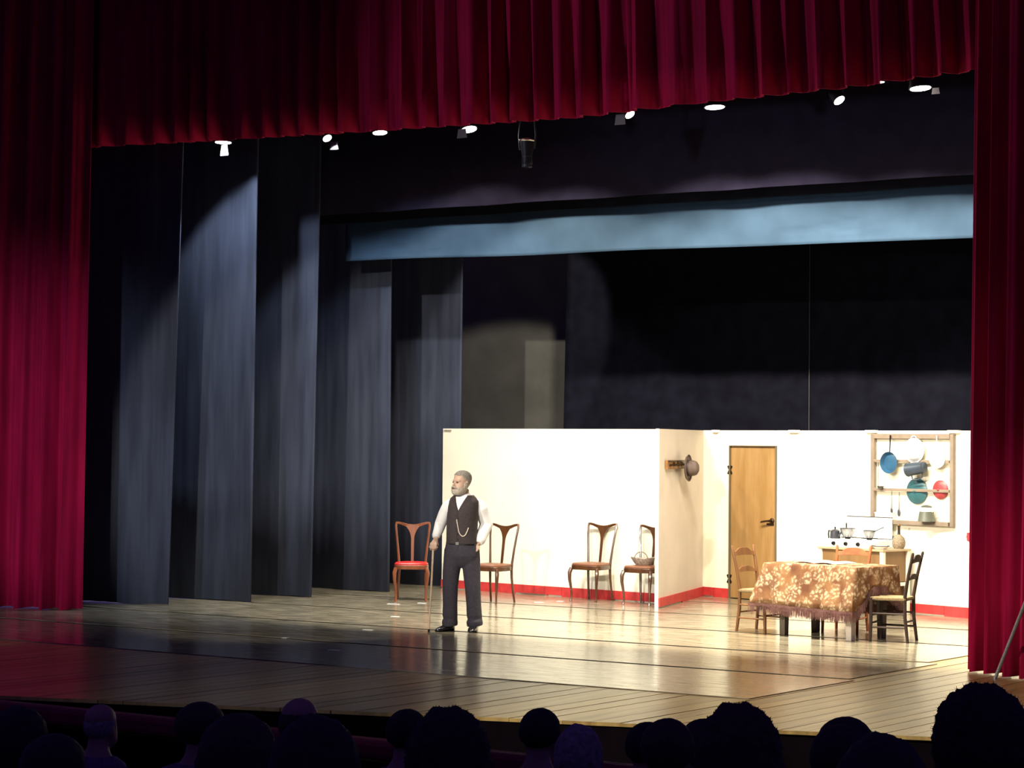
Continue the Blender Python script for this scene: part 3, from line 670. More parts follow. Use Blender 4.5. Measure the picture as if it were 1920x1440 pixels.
# ---------------------------------------------------------------- standing man with a cane
def ring(c, a, b, tw=0, n=32, e=1.0):
    out = []
    for j in range(n):
        t = 2*PI*j/n; cx, sy = math.cos(t), math.sin(t)
        p = Vector((a*math.copysign(abs(cx)**e, cx), b*math.copysign(abs(sy)**e, sy), 0)); p.rotate(Matrix.Rotation(tw, 3, 'Z')); out.append(Vector(c)+p)
    return out
def man():
    MX, MY, MRZ = -.40, .45, R(32.7)
    t = thing('person', 'grey bearded man in white shirt, dark waistcoat and trousers standing with a cane', 'person', (MX, MY, .003), MRZ)
    TW = R(-20)
    # torso outline rings (x, y, z, half width, half depth)
    TO = [(-.005, .0, .86, .158, .112), (-.004, 0, .95, .143, .108), (-.004, 0, 1.04, .141, .112), (-.002, 0, 1.14, .142, .117), (0, 0, 1.24, .145, .118), (.004, .005, 1.32, .148, .110),
          (.008, .012, 1.37, .144, .097), (.010, .016, 1.40, .126, .085), (.012, .02, 1.425, .10, .076), (.012, .02, 1.445, .076, .068)]
    def torso(grow, z0=0, z1=9): 
        return [ring((x, y, z), a+grow, b+grow, TW, 36, .85) for x, y, z, a, b in TO if z0 <= z <= z1]
    SHL, ELL, WRL = Vector((-.146, .02, 1.335)), Vector((-.235, .035, 1.125)), Vector((-.275, -.075, .985))
    SHR, ELR, WRR = Vector((.168, .03, 1.34)), Vector((.250, .085, 1.125)), Vector((.175, -.045, .93))
    HD = Vector((-.012, -.02, 1.452)); HT = R(-52)       # chin base of the head, facing
    hm = Matrix.Translation(HD) @ Matrix.Rotation(HT, 4, 'Z') @ Matrix.Rotation(R(-3), 4, 'X')
    HR = [(0.0, .026, -.078, -.03), (.012, .042, -.092, -.005), (.035, .056, -.1, .03), (.06, .064, -.1, .055), (.09, .070, -.097, .078), (.115, .073, -.091, .092), (.135, .076, -.097, .1), (.165, .078, -.094, .104), (.195, .074, -.084, .098), (.22, .06, -.062, .078), (.238, .036, -.03, .045), (.244, .01, -.004, .014)]
    def head_rings(g=0, zs=0): 
        out = []
        for z, w, f, b in HR:
            c = Vector((0, (f+b)/2+.0, z+zs)); out.append([c+Vector(((w+g)*math.cos(2*PI*j/72), ((b-f)/2+g)*math.copysign(abs(math.sin(2*PI*j/72))**.9, math.sin(2*PI*j/72)), 0)) for j in range(72)])
        return out
    def H_(rings): return [[hm @ p for p in r] for r in rings]
    b = MB(); b.loft(torso(-.012)); b.loft(H_(head_rings()))
    b.tube([Vector((.012, .025, 1.38)), Vector((.008, .012, 1.46)), hm @ Vector((0, .03, .05))], [.06, .056, .055], 16)
    # nose, brow, lips, ears
    b.loft(H_([[Vector(p) for p in r] for r in ([(-.010, -.088, .13), (.010, -.088, .13), (.008, -.098, .13), (-.008, -.098, .13)], [(-.013, -.085, .105), (.013, -.085, .105), (.009, -.112, .104), (-.009, -.112, .104)], [(-.019, -.085, .083), (.019, -.085, .083), (.011, -.126, .086), (-.011, -.126, .086)], [(-.015, -.085, .074), (.015, -.085, .074), (.008, -.115, .075), (-.008, -.115, .075)])]))
    b.tube([hm @ Vector((-.055, -.07, .133)), hm @ Vector((-.025, -.095, .138)), hm @ Vector((.025, -.095, .138)), hm @ Vector((.055, -.07, .133))], .011, 8)
    for s in (-1, 1):
        e = MB().ell((s*.079, .012, .1), (.010, .020, .034)); e.xf(hm); b.add(e.v, e.f)
    b.tube([SHL, ELL, WRL], [.058, .042, .028], 12); b.tube([SHR, ELR, WRR], [.058, .042, .028], 12)
    b.tube([(-.09, .0, .9), (-.105, -.01, .7), (-.12, -.015, .48), (-.11, .02, .08)], [.085, .075, .055, .038], 14)
    b.tube([(.085, .0, .9), (.10, 0, .7), (.115, -.015, .48), (.138, .02, .08)], [.085, .075, .055, .038], 14)
    # right hand closing over the cane handle
    pal = [ring(WRL.lerp(Vector((-.298, -.135, .915)), q)+Vector((0, 0, 0)), a, bb, R(15), 12) for q, a, bb in ((0, .026, .02), (.3, .032, .019), (.7, .04, .018), (1, .038, .015))]
    b.loft(pal)
    for i, (fx, L) in enumerate(((-.030, .92), (-.010, 1.05), (.010, 1.0), (.029, .82))):
        k0 = Vector((-.298+fx, -.140-.004*abs(i-1.5), .925)); 
        b.tube([k0+Vector((0, .02, .01)), k0+Vector((-.002, -.024*L, -.012)), k0+Vector((-.002, -.030*L, -.045*L)), k0+Vector((.002, -.006, -.066*L)), k0+Vector((.003, .016, -.06*L))], [.0105, .0102, .0098, .009, .0078], 8)
    b.tube([(-.265, -.09, .95), (-.255, -.115, .915), (-.27, -.14, .885), (-.292, -.155, .868)], [.014, .0125, .011, .009], 8)
    # other hand going into the pocket
    b.loft([ring(WRR.lerp(Vector((.140, -.065, .845)), q), a, bb, R(60), 12) for q, a, bb in ((0, .026, .02), (.4, .034, .018), (1, .036, .016))])
    for i in range(4):
        k0 = Vector((.138-.012*i+.01, -.062+.012*i-.02, .85)); b.tube([k0, k0+Vector((-.008, .004, -.04)), k0+Vector((-.014, .02, -.065))], [.0095, .009, .008], 8)
    b.tube([(.180, -.065, .90), (.172, -.088, .875), (.158, -.090, .85)], [.013, .011, .009], 8)
    body = fuse('body', b, SKIN, t, .0055, 3)
    # eyes
    for s in (-1, 1):
        e = obj('eye', MB().ell((s*.032, -.091, .117), (.014, .008, .008)).xf(hm), mat('eye_shade', (.10, .07, .055), .4), body)
    obj('mouth', MB().tube([(-.024, -.098, .049), (0, -.106, .052), (.024, -.098, .049)], [.003, .006, .003], 8).xf(hm), mat('lips', (.24, .10, .08), .6), body)
    # hair cap and beard as shells over the head
    def shell(name, g, keep, m, zs=0):
        fine = []; rr = head_rings(g, zs)
        for a, c in zip(rr, rr[1:]):
            for q in range(8): fine.append([p.lerp(r_, q/8) for p, r_ in zip(a, c)])
        fine.append(rr[-1]); mb = MB(); mb.loft(H_(fine)); inv = hm.inverted()
        fs = []
        for f in mb.f:
            c = sum((Vector(mb.v[i]) for i in f), Vector())/len(f)
            if keep(inv @ c): fs.append(f)
        mb.f = fs; o = obj(name, mb, m, body); so = o.modifiers.new('t', 'SOLIDIFY'); so.thickness = .012; so.offset = -1; return o
    shell('hair', .006, lambda p: p.z > .190+.02*max(0, 1-abs(p.x)/.03)-.0 - max(0, min(1, (p.y+.055)/.09))*.085 - max(0, min(1, (p.y-.03)/.02))*.04, GREYH, .004)
    shell('beard', .008, lambda p: p.y < .012 and (p.z < .042 or (abs(p.x) > .046 and p.z < .066) or (abs(p.x) > .064 and p.z < .12 and p.y > -.03)), BEARD, -.008)
    obj('moustache', MB().tube([(-.038, -.092, .05), (-.02, -.112, .066), (0, -.116, .07), (.02, -.112, .066), (.038, -.092, .05)], [.006, .011, .011, .011, .006], 8).xf(hm), BEARD, body)
    # shirt
    s = MB(); s.loft(torso(.004, .9)); s.tube([(.012, .022, 1.40), (.008, .014, 1.455)], [.074, .066], 18)
    s.tube([SHL+Vector((.06, 0, .02)), SHL+Vector((.022, 0, .016)), SHL+Vector((-.008, 0, -.01)), SHL+Vector((-.02, 0, -.045)), SHL.lerp(ELL, .5)+Vector((-.004, 0, 0)), ELL, ELL.lerp(WRL, .5), WRL+Vector((0, .012, .02)), WRL], [.03, .052, .062, .068, .066, .062, .054, .045, .036], 16)
    s.tube([SHR+Vector((-.06, 0, .02)), SHR+Vector((-.022, 0, .016)), SHR+Vector((.010, 0, -.01)), SHR+Vector((.022, 0, -.045)), SHR.lerp(ELR, .5)+Vector((.006, 0, 0)), ELR+Vector((.004, 0, 0)), ELR.lerp(WRR, .5), WRR+Vector((.012, .02, .025)), WRR], [.03, .052, .066, .074, .074, .072, .064, .056, .038], 16)
    sh = fuse('shirt', s, SHIRT, t, .0075, 5)
    col = MB()
    for sd in (-1, 1): col.loft([[Vector((.008+sd*q*.062, .015-.062*math.cos(q*1.35)+.0, z)) for q in (0.05, .35, .7, 1)] for z in (1.415, 1.47)], closed=False)
    cc = obj('collar', col, SHIRT, sh); cc.modifiers.new('t', 'SOLIDIFY').thickness = .006
    # waistcoat: open loft with a V neck
    zs = [.925+i*(1.435-.925)/34 for i in range(35)]; rings = []
    def tor(z):
        for p, q in zip(TO, TO[1:]):
            if p[2] <= z <= q[2]: k = (z-p[2])/(q[2]-p[2]); return [p[i]+(q[i]-p[i])*k for i in range(5)]
        return TO[-1]
    def surf(z, phi, g):    # phi 0 = front centre, signed
        x, y, zz, a, bb = tor(z); c, s_ = math.sin(phi), -math.cos(phi); e = .85
        p = Vector(((a+g)*math.copysign(abs(c)**e, c), (bb+g)*math.copysign(abs(s_)**e, s_), 0)); p.rotate(Matrix.Rotation(TW, 3, 'Z')); return Vector((x, y, z))+p
    for z in zs:
        hw_ = max(.001, .062*(z-1.26)/.15); ph0 = -.015+math.asin(min(.95, (hw_/(tor(z)[3]+.016))**(1/.85)))
        rings.append([surf(z+(.018*math.cos(min(PI, 3*abs(PI-abs(PI-q)))) if z < .93 else 0)*0, q, .019 if z < 1.38 else .014) for q in [ph0+(2*PI-2*ph0)*i/48 for i in range(49)]])
    v = obj('waistcoat', MB().loft(rings, closed=False), VEST, t, angle=70); so = v.modifiers.new('t', 'SOLIDIFY'); so.thickness = .008; so.offset = 0
    for z in (.975, 1.03, 1.085, 1.14, 1.195): 
        p = surf(z, .03, .026); obj('button', MB().ell(p, (.006, .004, .006), 8, 5), LEATH, v)
    # watch chain
    ch_ = [(.10, 1.185), (.14, 1.12), (.22, 1.045), (.40, 1.010), (.58, 1.02), (.72, 1.06), (.82, 1.10)]
    cq = [Vector((a-.12, z, 0)) for a, z in ch_]; cp = []
    for k_ in range(len(cq)-1):
        p0, p1, p2, p3 = cq[max(k_-1, 0)], cq[k_], cq[k_+1], cq[min(k_+2, len(cq)-1)]
        for q_ in range(5):
            u_ = q_/5; v_ = .5*(2*p1+(p2-p0)*u_+(2*p0-5*p1+4*p2-p3)*u_**2+(3*p1-p0-3*p2+p3)*u_**3); cp.append(surf(v_.y, v_.x, .029))
    cp.append(surf(cq[-1].y, cq[-1].x, .029))
    obj('watch_chain', MB().tube(cp, .0055, 6), mat('pale_silver_chain', (.72, .62, .52), .4), v)
    obj('belt', MB().loft([[surf(z, 2*PI*i/40, g) for i in range(40)] for z, g in ((.915, .016), (.917, .022), (.945, .022), (.947, .016))], cap=False), LEATH, t)
    obj('buckle', MB().box(surf(.932, .0, .025), (.036, .008, .03), rz=TW), SILV, t, smooth=False)
    # trousers
    tr_ = MB(); tr_.loft([ring((x, y, z), a, bb, TW*.6, 32, .85) for x, y, z, a, bb in ((-.004, 0, .945, .166, .12), (-.004, 0, .88, .178, .128), (-.006, 0, .80, .185, .13), (-.008, 0, .745, .165, .105), (-.008, 0, .70, .13, .075), (-.008, 0, .67, .07, .04))])
    tr_.tube([(-.09, 0, .86), (-.10, 0, .74), (-.115, -.01, .6), (-.122, -.018, .47), (-.122, -.005, .28), (-.122, .006, .17), (-.118, .014, .13), (-.124, .006, .10), (-.122, .01, .06)], [.10, .098, .09, .083, .078, .081, .076, .086, .083], 20)
    tr_.tube([(.085, 0, .86), (.095, 0, .74), (.105, -.005, .6), (.115, -.016, .47), (.128, -.008, .28), (.135, .002, .17), (.142, .010, .13), (.138, .0, .10), (.143, .004, .06)], [.10, .098, .092, .084, .079, .082, .077, .088, .085], 20)
    fuse('trousers', tr_, TROUS, t, .0075, 5)
    # shoes
    def shoe(hx, hy, tx, ty):
        h = Vector((hx, hy, 0)); d_ = (Vector((tx, ty, 0))-h); L = d_.length; d_.normalize(); n = Vector((-d_.y, d_.x, 0)); rr = []
        for q, w, hh in ((0, .022, .05), (.06, .036, .085), (.25, .038, .09), (.45, .044, .075), (.7, .048, .055), (.9, .04, .042), (1, .016, .026)):
            c = h+d_*(q*L); rr.append([c+n*(w*math.cos(a))+Vector((0, 0, max(0, hh*.5+hh*.5*math.copysign(abs(math.sin(a))**.7, math.sin(a))))) for a in [2*PI*i/16 for i in range(16)]])
        o = obj('shoe', MB().loft(rr), LEATH, t, sub=1)
        so = [c for c in rr]; obj('sole', MB().loft([[Vector((p.x, p.y, min(p.z, .012))) for p in r] for r in rr]), IRON, o)
    shoe(-.085, .075, -.265, -.105); shoe(.150, .09, .10, -.175)
    # the cane (its own thing)
    c = thing('walking_cane', 'pale wooden walking cane held upright by the standing man', 'cane', (MX, MY, .003), MRZ)
    obj('shaft', MB().tube([(-.30, -.158, .90), (-.318, -.152, .45), (-.338, -.14, .03)], [.0115, .011, .009], 10), CANEW, c)
    obj('handle', MB().tube([(-.258, -.155, .885), (-.278, -.157, .903), (-.300, -.158, .905), (-.322, -.158, .9), (-.34, -.158, .89)], [.011, .013, .0135, .013, .01], 10), CANEW, c)
    obj('ferrule', MB().tube([(-.3378, -.14, .032), (-.3395, -.1395, 0)], [.0105, .0115], 10), IRON, c)
man()

# ---------------------------------------------------------------- tape marks on the stage floor
TM = ((-3.16, 3.05, .2, .16, 'white tape strip by the front left foot of the red seat chair'), (-2.98, 3.40, .2, .1, 'white tape strip by the front right foot of the red seat chair'),
      (-2.04, 1.53, .1, .1, 'white tape strip between the red seat chair and the tip of the cane'), (-1.26, -.04, .1, .12, 'white tape strip left of the walking cane tip'),
      (-1.37, -1.3, .1, .06, 'tiny white tape piece alone on the dark floor before the third dark curtain'), (-.21, -2.0, .1, .13, 'white tape strip on the dark floor nearest the planks'),
      (-1.92, 4.44, .1, .12, 'white tape strip in front of the lone chair at the plain wall'), (-1.80, 4.75, .1, .08, 'short white tape piece closest to the red baseboard'))
for x, y, r, l, lab in TM:
    o = obj('tape_mark', MB().box((0, 0, .002), (l, .05, .002)), TAPE, smooth=False); place(o, (x, y, .0035), r)
    tag(o, lab, 'tape', 'tape marks on the stage floor')

# ---------------------------------------------------------------- lamps on the bar behind the pelmet
YB, BZ = 1.4, 5.88
lb = tag(obj('lighting_bar', MB().tube([(-5.6, YB, BZ), (5.6, YB, BZ)], .026, 10), HOUS), 'long black lighting bar behind the red pelmet carrying the lamps', 'lighting bar')
for i in range(5): obj('suspension_wire', MB().tube([(-5.2+2.6*i, YB, BZ), (-5.2+2.6*i, YB, 8.19)], .006, 6), STEEL, lb)
def lamp(x, z, tilt, roll, lr, label, power, aim, cone=95, bright=True, leaf=None, col=NEUT, rz=0):
    t = thing('stage_lamp', label, 'stage lamp', (x, YB, z), rz, 'lamps on the lighting bar')
    mt = Matrix.Rotation(R(tilt), 4, 'X') @ Matrix.Rotation(R(roll), 4, 'Y') @ Matrix.Scale(lr/.095, 4)
    obj('housing', MB().lathe([(.06, .24), (.085, .2), (.095, .05), (.105, .0), (.098, .0), (.09, .05), (.07, .1), (.001, .1)], 20, cap=False).xf(mt), HOUS, t)
    obj('lens', MB().lathe([(.001, -.004), (.09, -.004), (.09, .004), (.001, .004)], 20).xf(mt), LENS if bright else LENSW, t)
    obj('yoke', MB().tube([mt @ Vector((-.11, 0, .1)), Vector((-.115, 0, .2)), Vector((-.11, 0, BZ-.03-z)), Vector((.11, 0, BZ-.03-z)), Vector((.115, 0, .2)), mt @ Vector((.11, 0, .1))], .009, 6), HOUS, t)
    obj('clamp', MB().box((0, 0, BZ-.005-z), (.06, .07, .08)), HOUS, t, smooth=False)
    if leaf:
        w, h, dx, oy, m = leaf
        obj('barn_door', MB().prism([(-w*.45+dx, 0), (w*.45+dx, 0), (w*.6+dx, -h), (-w*.6+dx, -h)], -.012, -.006).xf(Matrix.Translation((0, oy, -.012))), m, t, smooth=False)
    if power:
        l = spot('lamp_beam', (x, YB, z-.03), aim, power, cone, .25, col, .07)
    return t
LF = lambda w, h, dx: (w, h, dx, FILT)
lamp(-4.57, 5.59, -2, 0, .10, 'leftmost bright lamp with a white leaf hanging below', 420, (-4.3, 3.8, 0), 98, True, (.10, .13, -.06, .10, FILT), COOL)
lamp(-2.99, 5.53, -14, -38, .055, 'lamp with a small pale leaf above the third dark curtain', 420, (-3.0, 4.6, 0), 98, True, (.10, .09, -.06, .22, GREYL), COOL)
lamp(-2.23, 5.54, -5, -8, .085, 'dim lamp close to the pelmet, left of the double-leaf lamp', 700, (-2.0, 4.9, 0), 98, True, None, WARM)
lamp(-1.00, 5.49, -7, -16, .09, 'lamp with a faint dark leaf, left of the hanging projector', 1200, (-.9, 4.7, 0), 98, True, (.11, .10, 0, -.13, GREYL), WARM)
lamp(1.06, 5.50, -12, -40, .055, 'lamp with a faint dark leaf, right of the hanging projector', 1500, (1.0, 4.7, 0), 98, True, (.11, .11, -.04, -.13, GREYL), WARM)
lamp(2.07, 5.50, -2, -4, .105, 'very bright white lamp over the kitchen door', 1700, (1.9, 4.7, 0), 98, True, None, WARM)
lamp(3.47, 5.46, -12, -38, .06, 'small slanting lamp over the utensil rack', 1500, (3.2, 4.5, 0), 98, True, None, WARM)
lamp(3.86, 5.61, 3, 0, .09, 'faint lamp almost hidden under the pelmet edge', 0, None, 80, False)
lamp(4.33, 5.51, -2, -6, .105, 'very bright lamp with a side leaf next to the right red curtain', 1300, (4.0, 4.3, 0), 96, True, (.07, .06, .17, -.02, FILT), WARM)
lb2 = tag(obj('lighting_bar', MB().tube([(-4.2, 4.9, 6.1), (5.6, 4.9, 6.1)], .026, 10), HOUS), 'second black lighting bar hidden behind the pale blue border', 'lighting bar')
for i in range(4): obj('suspension_wire', MB().tube([(-4+3*i, 4.9, 6.1), (-4+3*i, 4.9, 8.19)], .006, 6), STEEL, lb2)
YB, BZ = 4.9, 6.1
lamp(-1.6, 5.7, 30, 0, .095, 'lamp behind the pale blue border aimed at the grey back wall', 800, (-6.6, 9.6, .7), 42, True, None, NEUT)
YB, BZ = 1.4, 5.88
# hanging projector in the middle
pj = thing('hanging_projector', 'silver and black projector hanging down from the bar centre', 'stage lamp', (-.23, YB, 5.12))
obj('head', MB().lathe([(.05, -.08), (.062, -.06), (.055, .02), (.075, .12), (.08, .2), (.04, .22), (.001, .22)], 18), HOUS, pj)
obj('ring', MB().lathe([(.085, .18), (.1, .19), (.1, .2), (.085, .21)], 18, cap=False), SILV, pj)
obj('tube', MB().lathe([(.05, -.10), (.056, -.1), (.056, .02), (.05, .02)], 16, cap=False), STEEL, pj)
obj('yoke', MB().tube([(-.095, 0, .1), (-.11, 0, .25), (-.09, 0, .42), (.09, 0, .42), (.11, 0, .25), (.095, 0, .1)], .011, 6), STEEL, pj)
obj('base_box', MB().box((0, 0, .5), (.22, .16, .16)), HOUS, pj, smooth=False, bevel=.01)
obj('clamp', MB().box((0, 0, BZ-5.12-.08), (.06, .07, .24)), HOUS, pj, smooth=False)

# ---------------------------------------------------------------- tripod stand at the right edge
tp = thing('tripod_stand', 'grey tripod stand at the right edge before the red curtain', 'stand', (6.2, -.78, .0))
obj('pole', MB().tube([(0, 0, .25), (0, 0, 1.5)], .02, 10), STEEL, tp)
for a in (145, 300, -6):
    dx, dy = math.cos(R(a)), math.sin(R(a)); obj('leg', MB().tube([(0, 0, .80), (dx*.49, dy*.49, .02), (dx*.50, dy*.50, 0)], [.015, .015, .018], 8), ALUM, tp)
obj('collar', MB().lathe([(.03, .76), (.034, .78), (.034, .84), (.03, .86)], 12), IRON, tp)

# ---------------------------------------------------------------- orchestra rail
rl = struct(obj('trim_2', MB().box((4.5, -9.0+.6, -.45), (16, .06, 1.25)), DARKW, smooth=False))
obj('rail_pad', MB().box((4.5, -9.0+.6, .245), (16, .14, .11)), PLUSH, rl, smooth=False, bevel=.03)

# ---------------------------------------------------------------- audience
def seat_proto():
    t = thing('theatre_seat', '', 'seat', group='rows of theatre seats')
    obj('backrest', MB().loft([[(x*w, y, z) for x, y in ((-.25, .20), (.25, .20), (.25, .28), (-.25, .28))] for w, z in ((1, .38), (1, .75), (.9, .84))]), PLUSH, t, bevel=.03)
    obj('seat', MB().box((0, -.02, .35), (.48, .46, .08)), PLUSH, t, bevel=.03)
    for s in (-1, 1): obj('armrest', MB().box((s*.325, .02, .62), (.04, .4, .05)).box((s*.325, .1, .3), (.03, .3, .6)), DARKW, t, smooth=False)
    obj('pedestal', MB().box((0, .08, .155), (.1, .3, .31)), DARKW, t, smooth=False)
    return t
def viewer_meshes():
    b = MB()
    b.loft([ring((0, y, z), a, c, 0, 20) for y, z, a, c in ((.04, .42, .17, .13), (.07, .6, .16, .12), (.08, .78, .185, .12), (.08, .92, .20, .11), (.08, 1.0, .17, .085), (.07, 1.04, .085, .065), (.065, 1.08, .058, .058), (.055, 1.12, .056, .06))])
    b.loft([ring((0, y, z), a, c, 0, 20) for y, z, a, c in ((.0, 1.07, .035, .04), (.01, 1.10, .06, .08), (.03, 1.15, .07, .092), (.045, 1.2, .075, .098), (.05, 1.25, .074, .095), (.05, 1.28, .06, .075), (.05, 1.302, .03, .04), (.05, 1.308, .01, .012))])
    b.ell((0, -.062, 1.155), (.012, .02, .02))
    for s in (-1, 1):
        b.ell((s*.077, .04, 1.17), (.01, .02, .032))
        b.tube([(s*.19, .08, .95), (s*.235, .06, .7), (s*.16, -.18, .58), (s*.1, -.25, .57)], [.06, .048, .036, .03], 10)
        b.ell((s*.08, -.29, .565), (.035, .06, .022))
        for q in range(4): b.tube([(s*(.055+.016*q), -.32, .57), (s*(.055+.016*q), -.37, .56), (s*(.055+.016*q), -.39, .545)], .009, 6)
        b.tube([(s*.09, .0, .48), (s*.11, -.42, .48), (s*.11, -.44, .1)], [.085, .065, .05], 10)
        b.ell((s*.11, -.5, .05), (.05, .13, .05))
    c = MB()
    c.loft([ring((0, y, z), a, d_, 0, 20) for y, z, a, d_ in ((.04, .40, .19, .15), (.07, .6, .18, .14), (.08, .78, .205, .14), (.08, .93, .22, .13), (.08, 1.01, .185, .10), (.07, 1.04, .1, .08))])
    for s in (-1, 1):
        c.tube([(s*.19, .08, .95), (s*.235, .06, .7), (s*.17, -.15, .585)], [.075, .062, .05], 10); c.tube([(s*.09, .0, .48), (s*.11, -.42, .48), (s*.11, -.44, .12)], [.098, .078, .062], 10)
    return b, c
def hair_mesh(kind):
    b = MB(); rnd = random.Random(hash(kind) % 99 if False else {'short': 1, 'long': 2, 'fluffy': 3, 'curly': 4, 'bald': 5, 'bob': 6}[kind])
    def shape(p):
        return p
    bm = bmesh.new(); bmesh.ops.create_icosphere(bm, subdivisions=5, radius=1)
    for v in bm.verts:
        p = v.co.copy(); f = 1
        if kind == 'short': q = Vector((p.x*.097, p.y*.120, p.z*.104)); amp, fr = .002, 30; cz = 1.214
        elif kind == 'bald': q = Vector((p.x*.079, p.y*.103, p.z*.085)); amp, fr = .002, 30; cz = 1.195
        elif kind == 'fluffy': q = Vector((p.x*.118, p.y*.125, p.z*.135)); amp, fr = .010, 22; cz = 1.20; q.x *= 1+.25*max(0, -p.z)
        elif kind == 'curly': q = Vector((p.x*.130, p.y*.150, p.z*.14)); amp, fr = .012, 40; cz = 1.19
        elif kind == 'bob': q = Vector((p.x*.098, p.y*.113, p.z*.128)); amp, fr = .005, 25; cz = 1.195; q.x *= 1+.15*max(0, -p.z)
        else: q = Vector((p.x*.105, p.y*.12, p.z*.12)); amp, fr = .005, 20; cz = 1.20
        if kind == 'long' and p.z < 0: q.z *= 2.3; q.x *= 1+.22*min(1, -p.z*2); q.y = q.y*.8+.02
        q += q.normalized()*amp*(noise.noise(p*fr*.12*1.6)+.7*noise.noise(p*fr*.3))
        # open the face
        y0 = -.045 if q.z < .035 else -9
        if kind != 'long' or True:
            if q.y < y0: q.y = y0+(q.y-y0)*.1
        if kind == 'short' and q.z < -.05: q *= .93
        if kind == 'bald' and q.z > .055: q *= .9
        v.co = q+Vector((0, .045, cz))
    if kind in ('curly', 'fluffy', 'bob', 'long'):       # loose strands standing off the surface
        bm.verts.ensure_lookup_table(); src = [(v.co.copy(), v.co.copy()-Vector((0, .045, cz))) for v in rnd.choices(list(bm.verts), k=4500 if kind in ('curly', 'fluffy') else 1200)]
        for p, d in src:
            d.normalize(); L = {'curly': .009, 'fluffy': .007}.get(kind, .004)*rnd.uniform(.4, 1.1)
            t = d.cross(Vector((rnd.uniform(-1, 1), rnd.uniform(-1, 1), rnd.uniform(-1, 1)))).normalized()
            q = p+d*L*.6+t*L*.5; w = t.cross(d).normalized()*.0007
            a_, b_, c_, d_ = bm.verts.new(p-d*.004-w), bm.verts.new(p-d*.004+w), bm.verts.new(q+w*.5), bm.verts.new(q-w*.5); bm.faces.new((a_, b_, c_, d_))
    me = bpy.data.meshes.new('hair'); bm.to_mesh(me); bm.free(); me.polygons.foreach_set('use_smooth', [True]*len(me.polygons)); return me
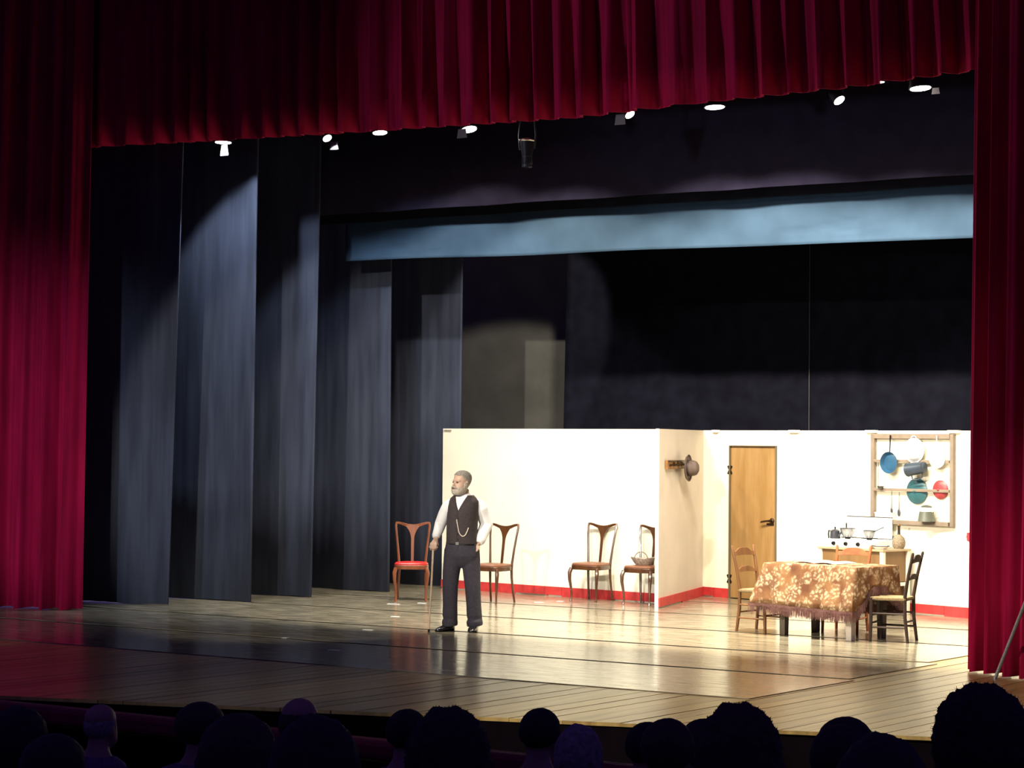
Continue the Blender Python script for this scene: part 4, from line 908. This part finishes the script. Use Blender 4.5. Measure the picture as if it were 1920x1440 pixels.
# x, y (row), top of head z, hair kind, width scale, hair material, clothes, label
AUD = [
 (10.43, -13.4, 1.44, 'curly', .88, HAIRD, CLOTHD, 'person with a big dark curly head of hair, under the right red curtain'),
 (9.80, -13.4, 1.35, 'fluffy', .93, HAIRB, CLOTHD, 'person with a tall fluffy rounded hairdo in the middle of the near row'),
 (8.91, -13.4, 1.275, 'fluffy', .98, HAIRD, CLOTHD, 'person with a smooth rounded dark head, below the standing man'),
 (9.15, -14.3, 1.363, 'bob', 1.05, HAIRD, CLOTHD, 'person with dark bobbed hair, left of the head below the standing man'),
 (8.17, -13.4, 1.20, 'long', 1.05, HAIRB, CLOTHD, 'person with long brown hair falling past the shoulders'),
 (10.56, -14.3, 1.433, 'bob', .98, HAIRD, CLOTHD, 'person with low dark hair between the fluffy and the curly heads'),
 (8.92, -10.75, .975, 'short', 1.12, HAIRD, CLOTHD, 'person with short dark hair right of the tall fluffy head'),
 (7.00, -9.85, .775, 'short', .97, HAIRD, CLOTHD, 'person with a small dark head below the plain wall chairs'),
 (7.57, -9.85, .755, 'short', .97, HAIRD, CLOTHD, 'small dark head, the left one of two touching heads'),
 (8.61, -11.6, 1.033, 'short', .98, HAIRB, CLOTHD, 'small dark head, the right one of two touching heads'),
 (8.31, -10.75, .92, 'short', .98, HAIRB, CLOTHD, 'person with brown hair half hidden by the fluffy head'),
 (7.74, -10.75, .855, 'bob', 1.0, HAIRG, CLOTHV, 'person with pale greyish hair, low, left of the two touching heads'),
 (6.31, -10.75, .83, 'bald', 1.1, HAIRB, CLOTHD, 'person with a thin crown catching light, behind the dark bob'),
 (5.73, -10.75, .80, 'short', 1.12, HAIRB, CLOTHV, 'person with brown hair behind the long haired head'),
 (4.26, -9.85, .565, 'bald', 1.0, HAIRG, CLOTHV, 'balding person in a mauve shirt near the red rail'),
 (6.35, -12.5, 1.0, 'bob', 1.1, HAIRD, CLOTHD, 'person with a wide dark head at the left edge'),
 (6.25, -9.85, .715, 'short', 1.0, HAIRD, CLOTHD, 'person with a small head between the bob and the rounded head'),
 (9.30, -11.65, 1.07, 'short', 1.0, HAIRD, CLOTHD, 'person barely seen behind the low dark head'),
 (7.42, -13.4, 1.08, 'short', 1.0, HAIRD, CLOTHB, 'person in bright blue clothes cut off by the left edge'),
]
vb, vc = viewer_meshes()
P0 = thing('audience_member', AUD[0][7], 'person', group='seated audience')
ASKIN = mat('darkened_skin', (.26, .17, .13), .6)  # same skin hue darkened, the dim hall is put into the colour
body0 = fuse('body', vb, ASKIN, P0, .011, 4); cl0 = fuse('clothing', vc, CLOTHD, body0, .012, 4)
HM = {}
seat0 = seat_proto()
clm = {CLOTHD: cl0.data}
for c_ in (CLOTHV, CLOTHB): m_ = cl0.data.copy(); m_.materials[0] = c_; clm[c_] = m_
HT_ = {'short': 1.318, 'bald': 1.28, 'fluffy': 1.337, 'curly': 1.33, 'bob': 1.323, 'long': 1.32}
for i, (x, y, zt_, kind, ws_, hm_, cm_, lab) in enumerate(AUD):
    if i == 0: r_ = P0; b_ = body0; c_ = cl0
    else:
        r_ = P0.copy(); COL.objects.link(r_); b_ = body0.copy(); COL.objects.link(b_); b_.parent = r_; c_ = cl0.copy(); COL.objects.link(c_); c_.parent = b_
    c_.data = clm[cm_]
    r_.location = (x, y, zt_-HT_[kind]); r_.rotation_euler = (0, 0, PI+random.uniform(.05, .3)); r_['label'] = lab
    if (kind, hm_) not in HM:
        me = hair_mesh(kind); me.materials.append(hm_); HM[(kind, hm_)] = me
    h = bpy.data.objects.new('hair', HM[(kind, hm_)]); COL.objects.link(h); h.parent = b_
    h.scale = (ws_, ws_, 1)
    s_ = seat0 if i == 0 else dup(seat0, (0, 0, 0), 0, '')
    s_['label'] = 'red seat of the '+lab.replace(' in the middle of the near row', '').replace(' head of hair', '').replace(', left of the head below the standing man', ''); s_.location = (x, y, zt_-HT_[kind]-.01); s_.rotation_euler = (0, 0, PI)
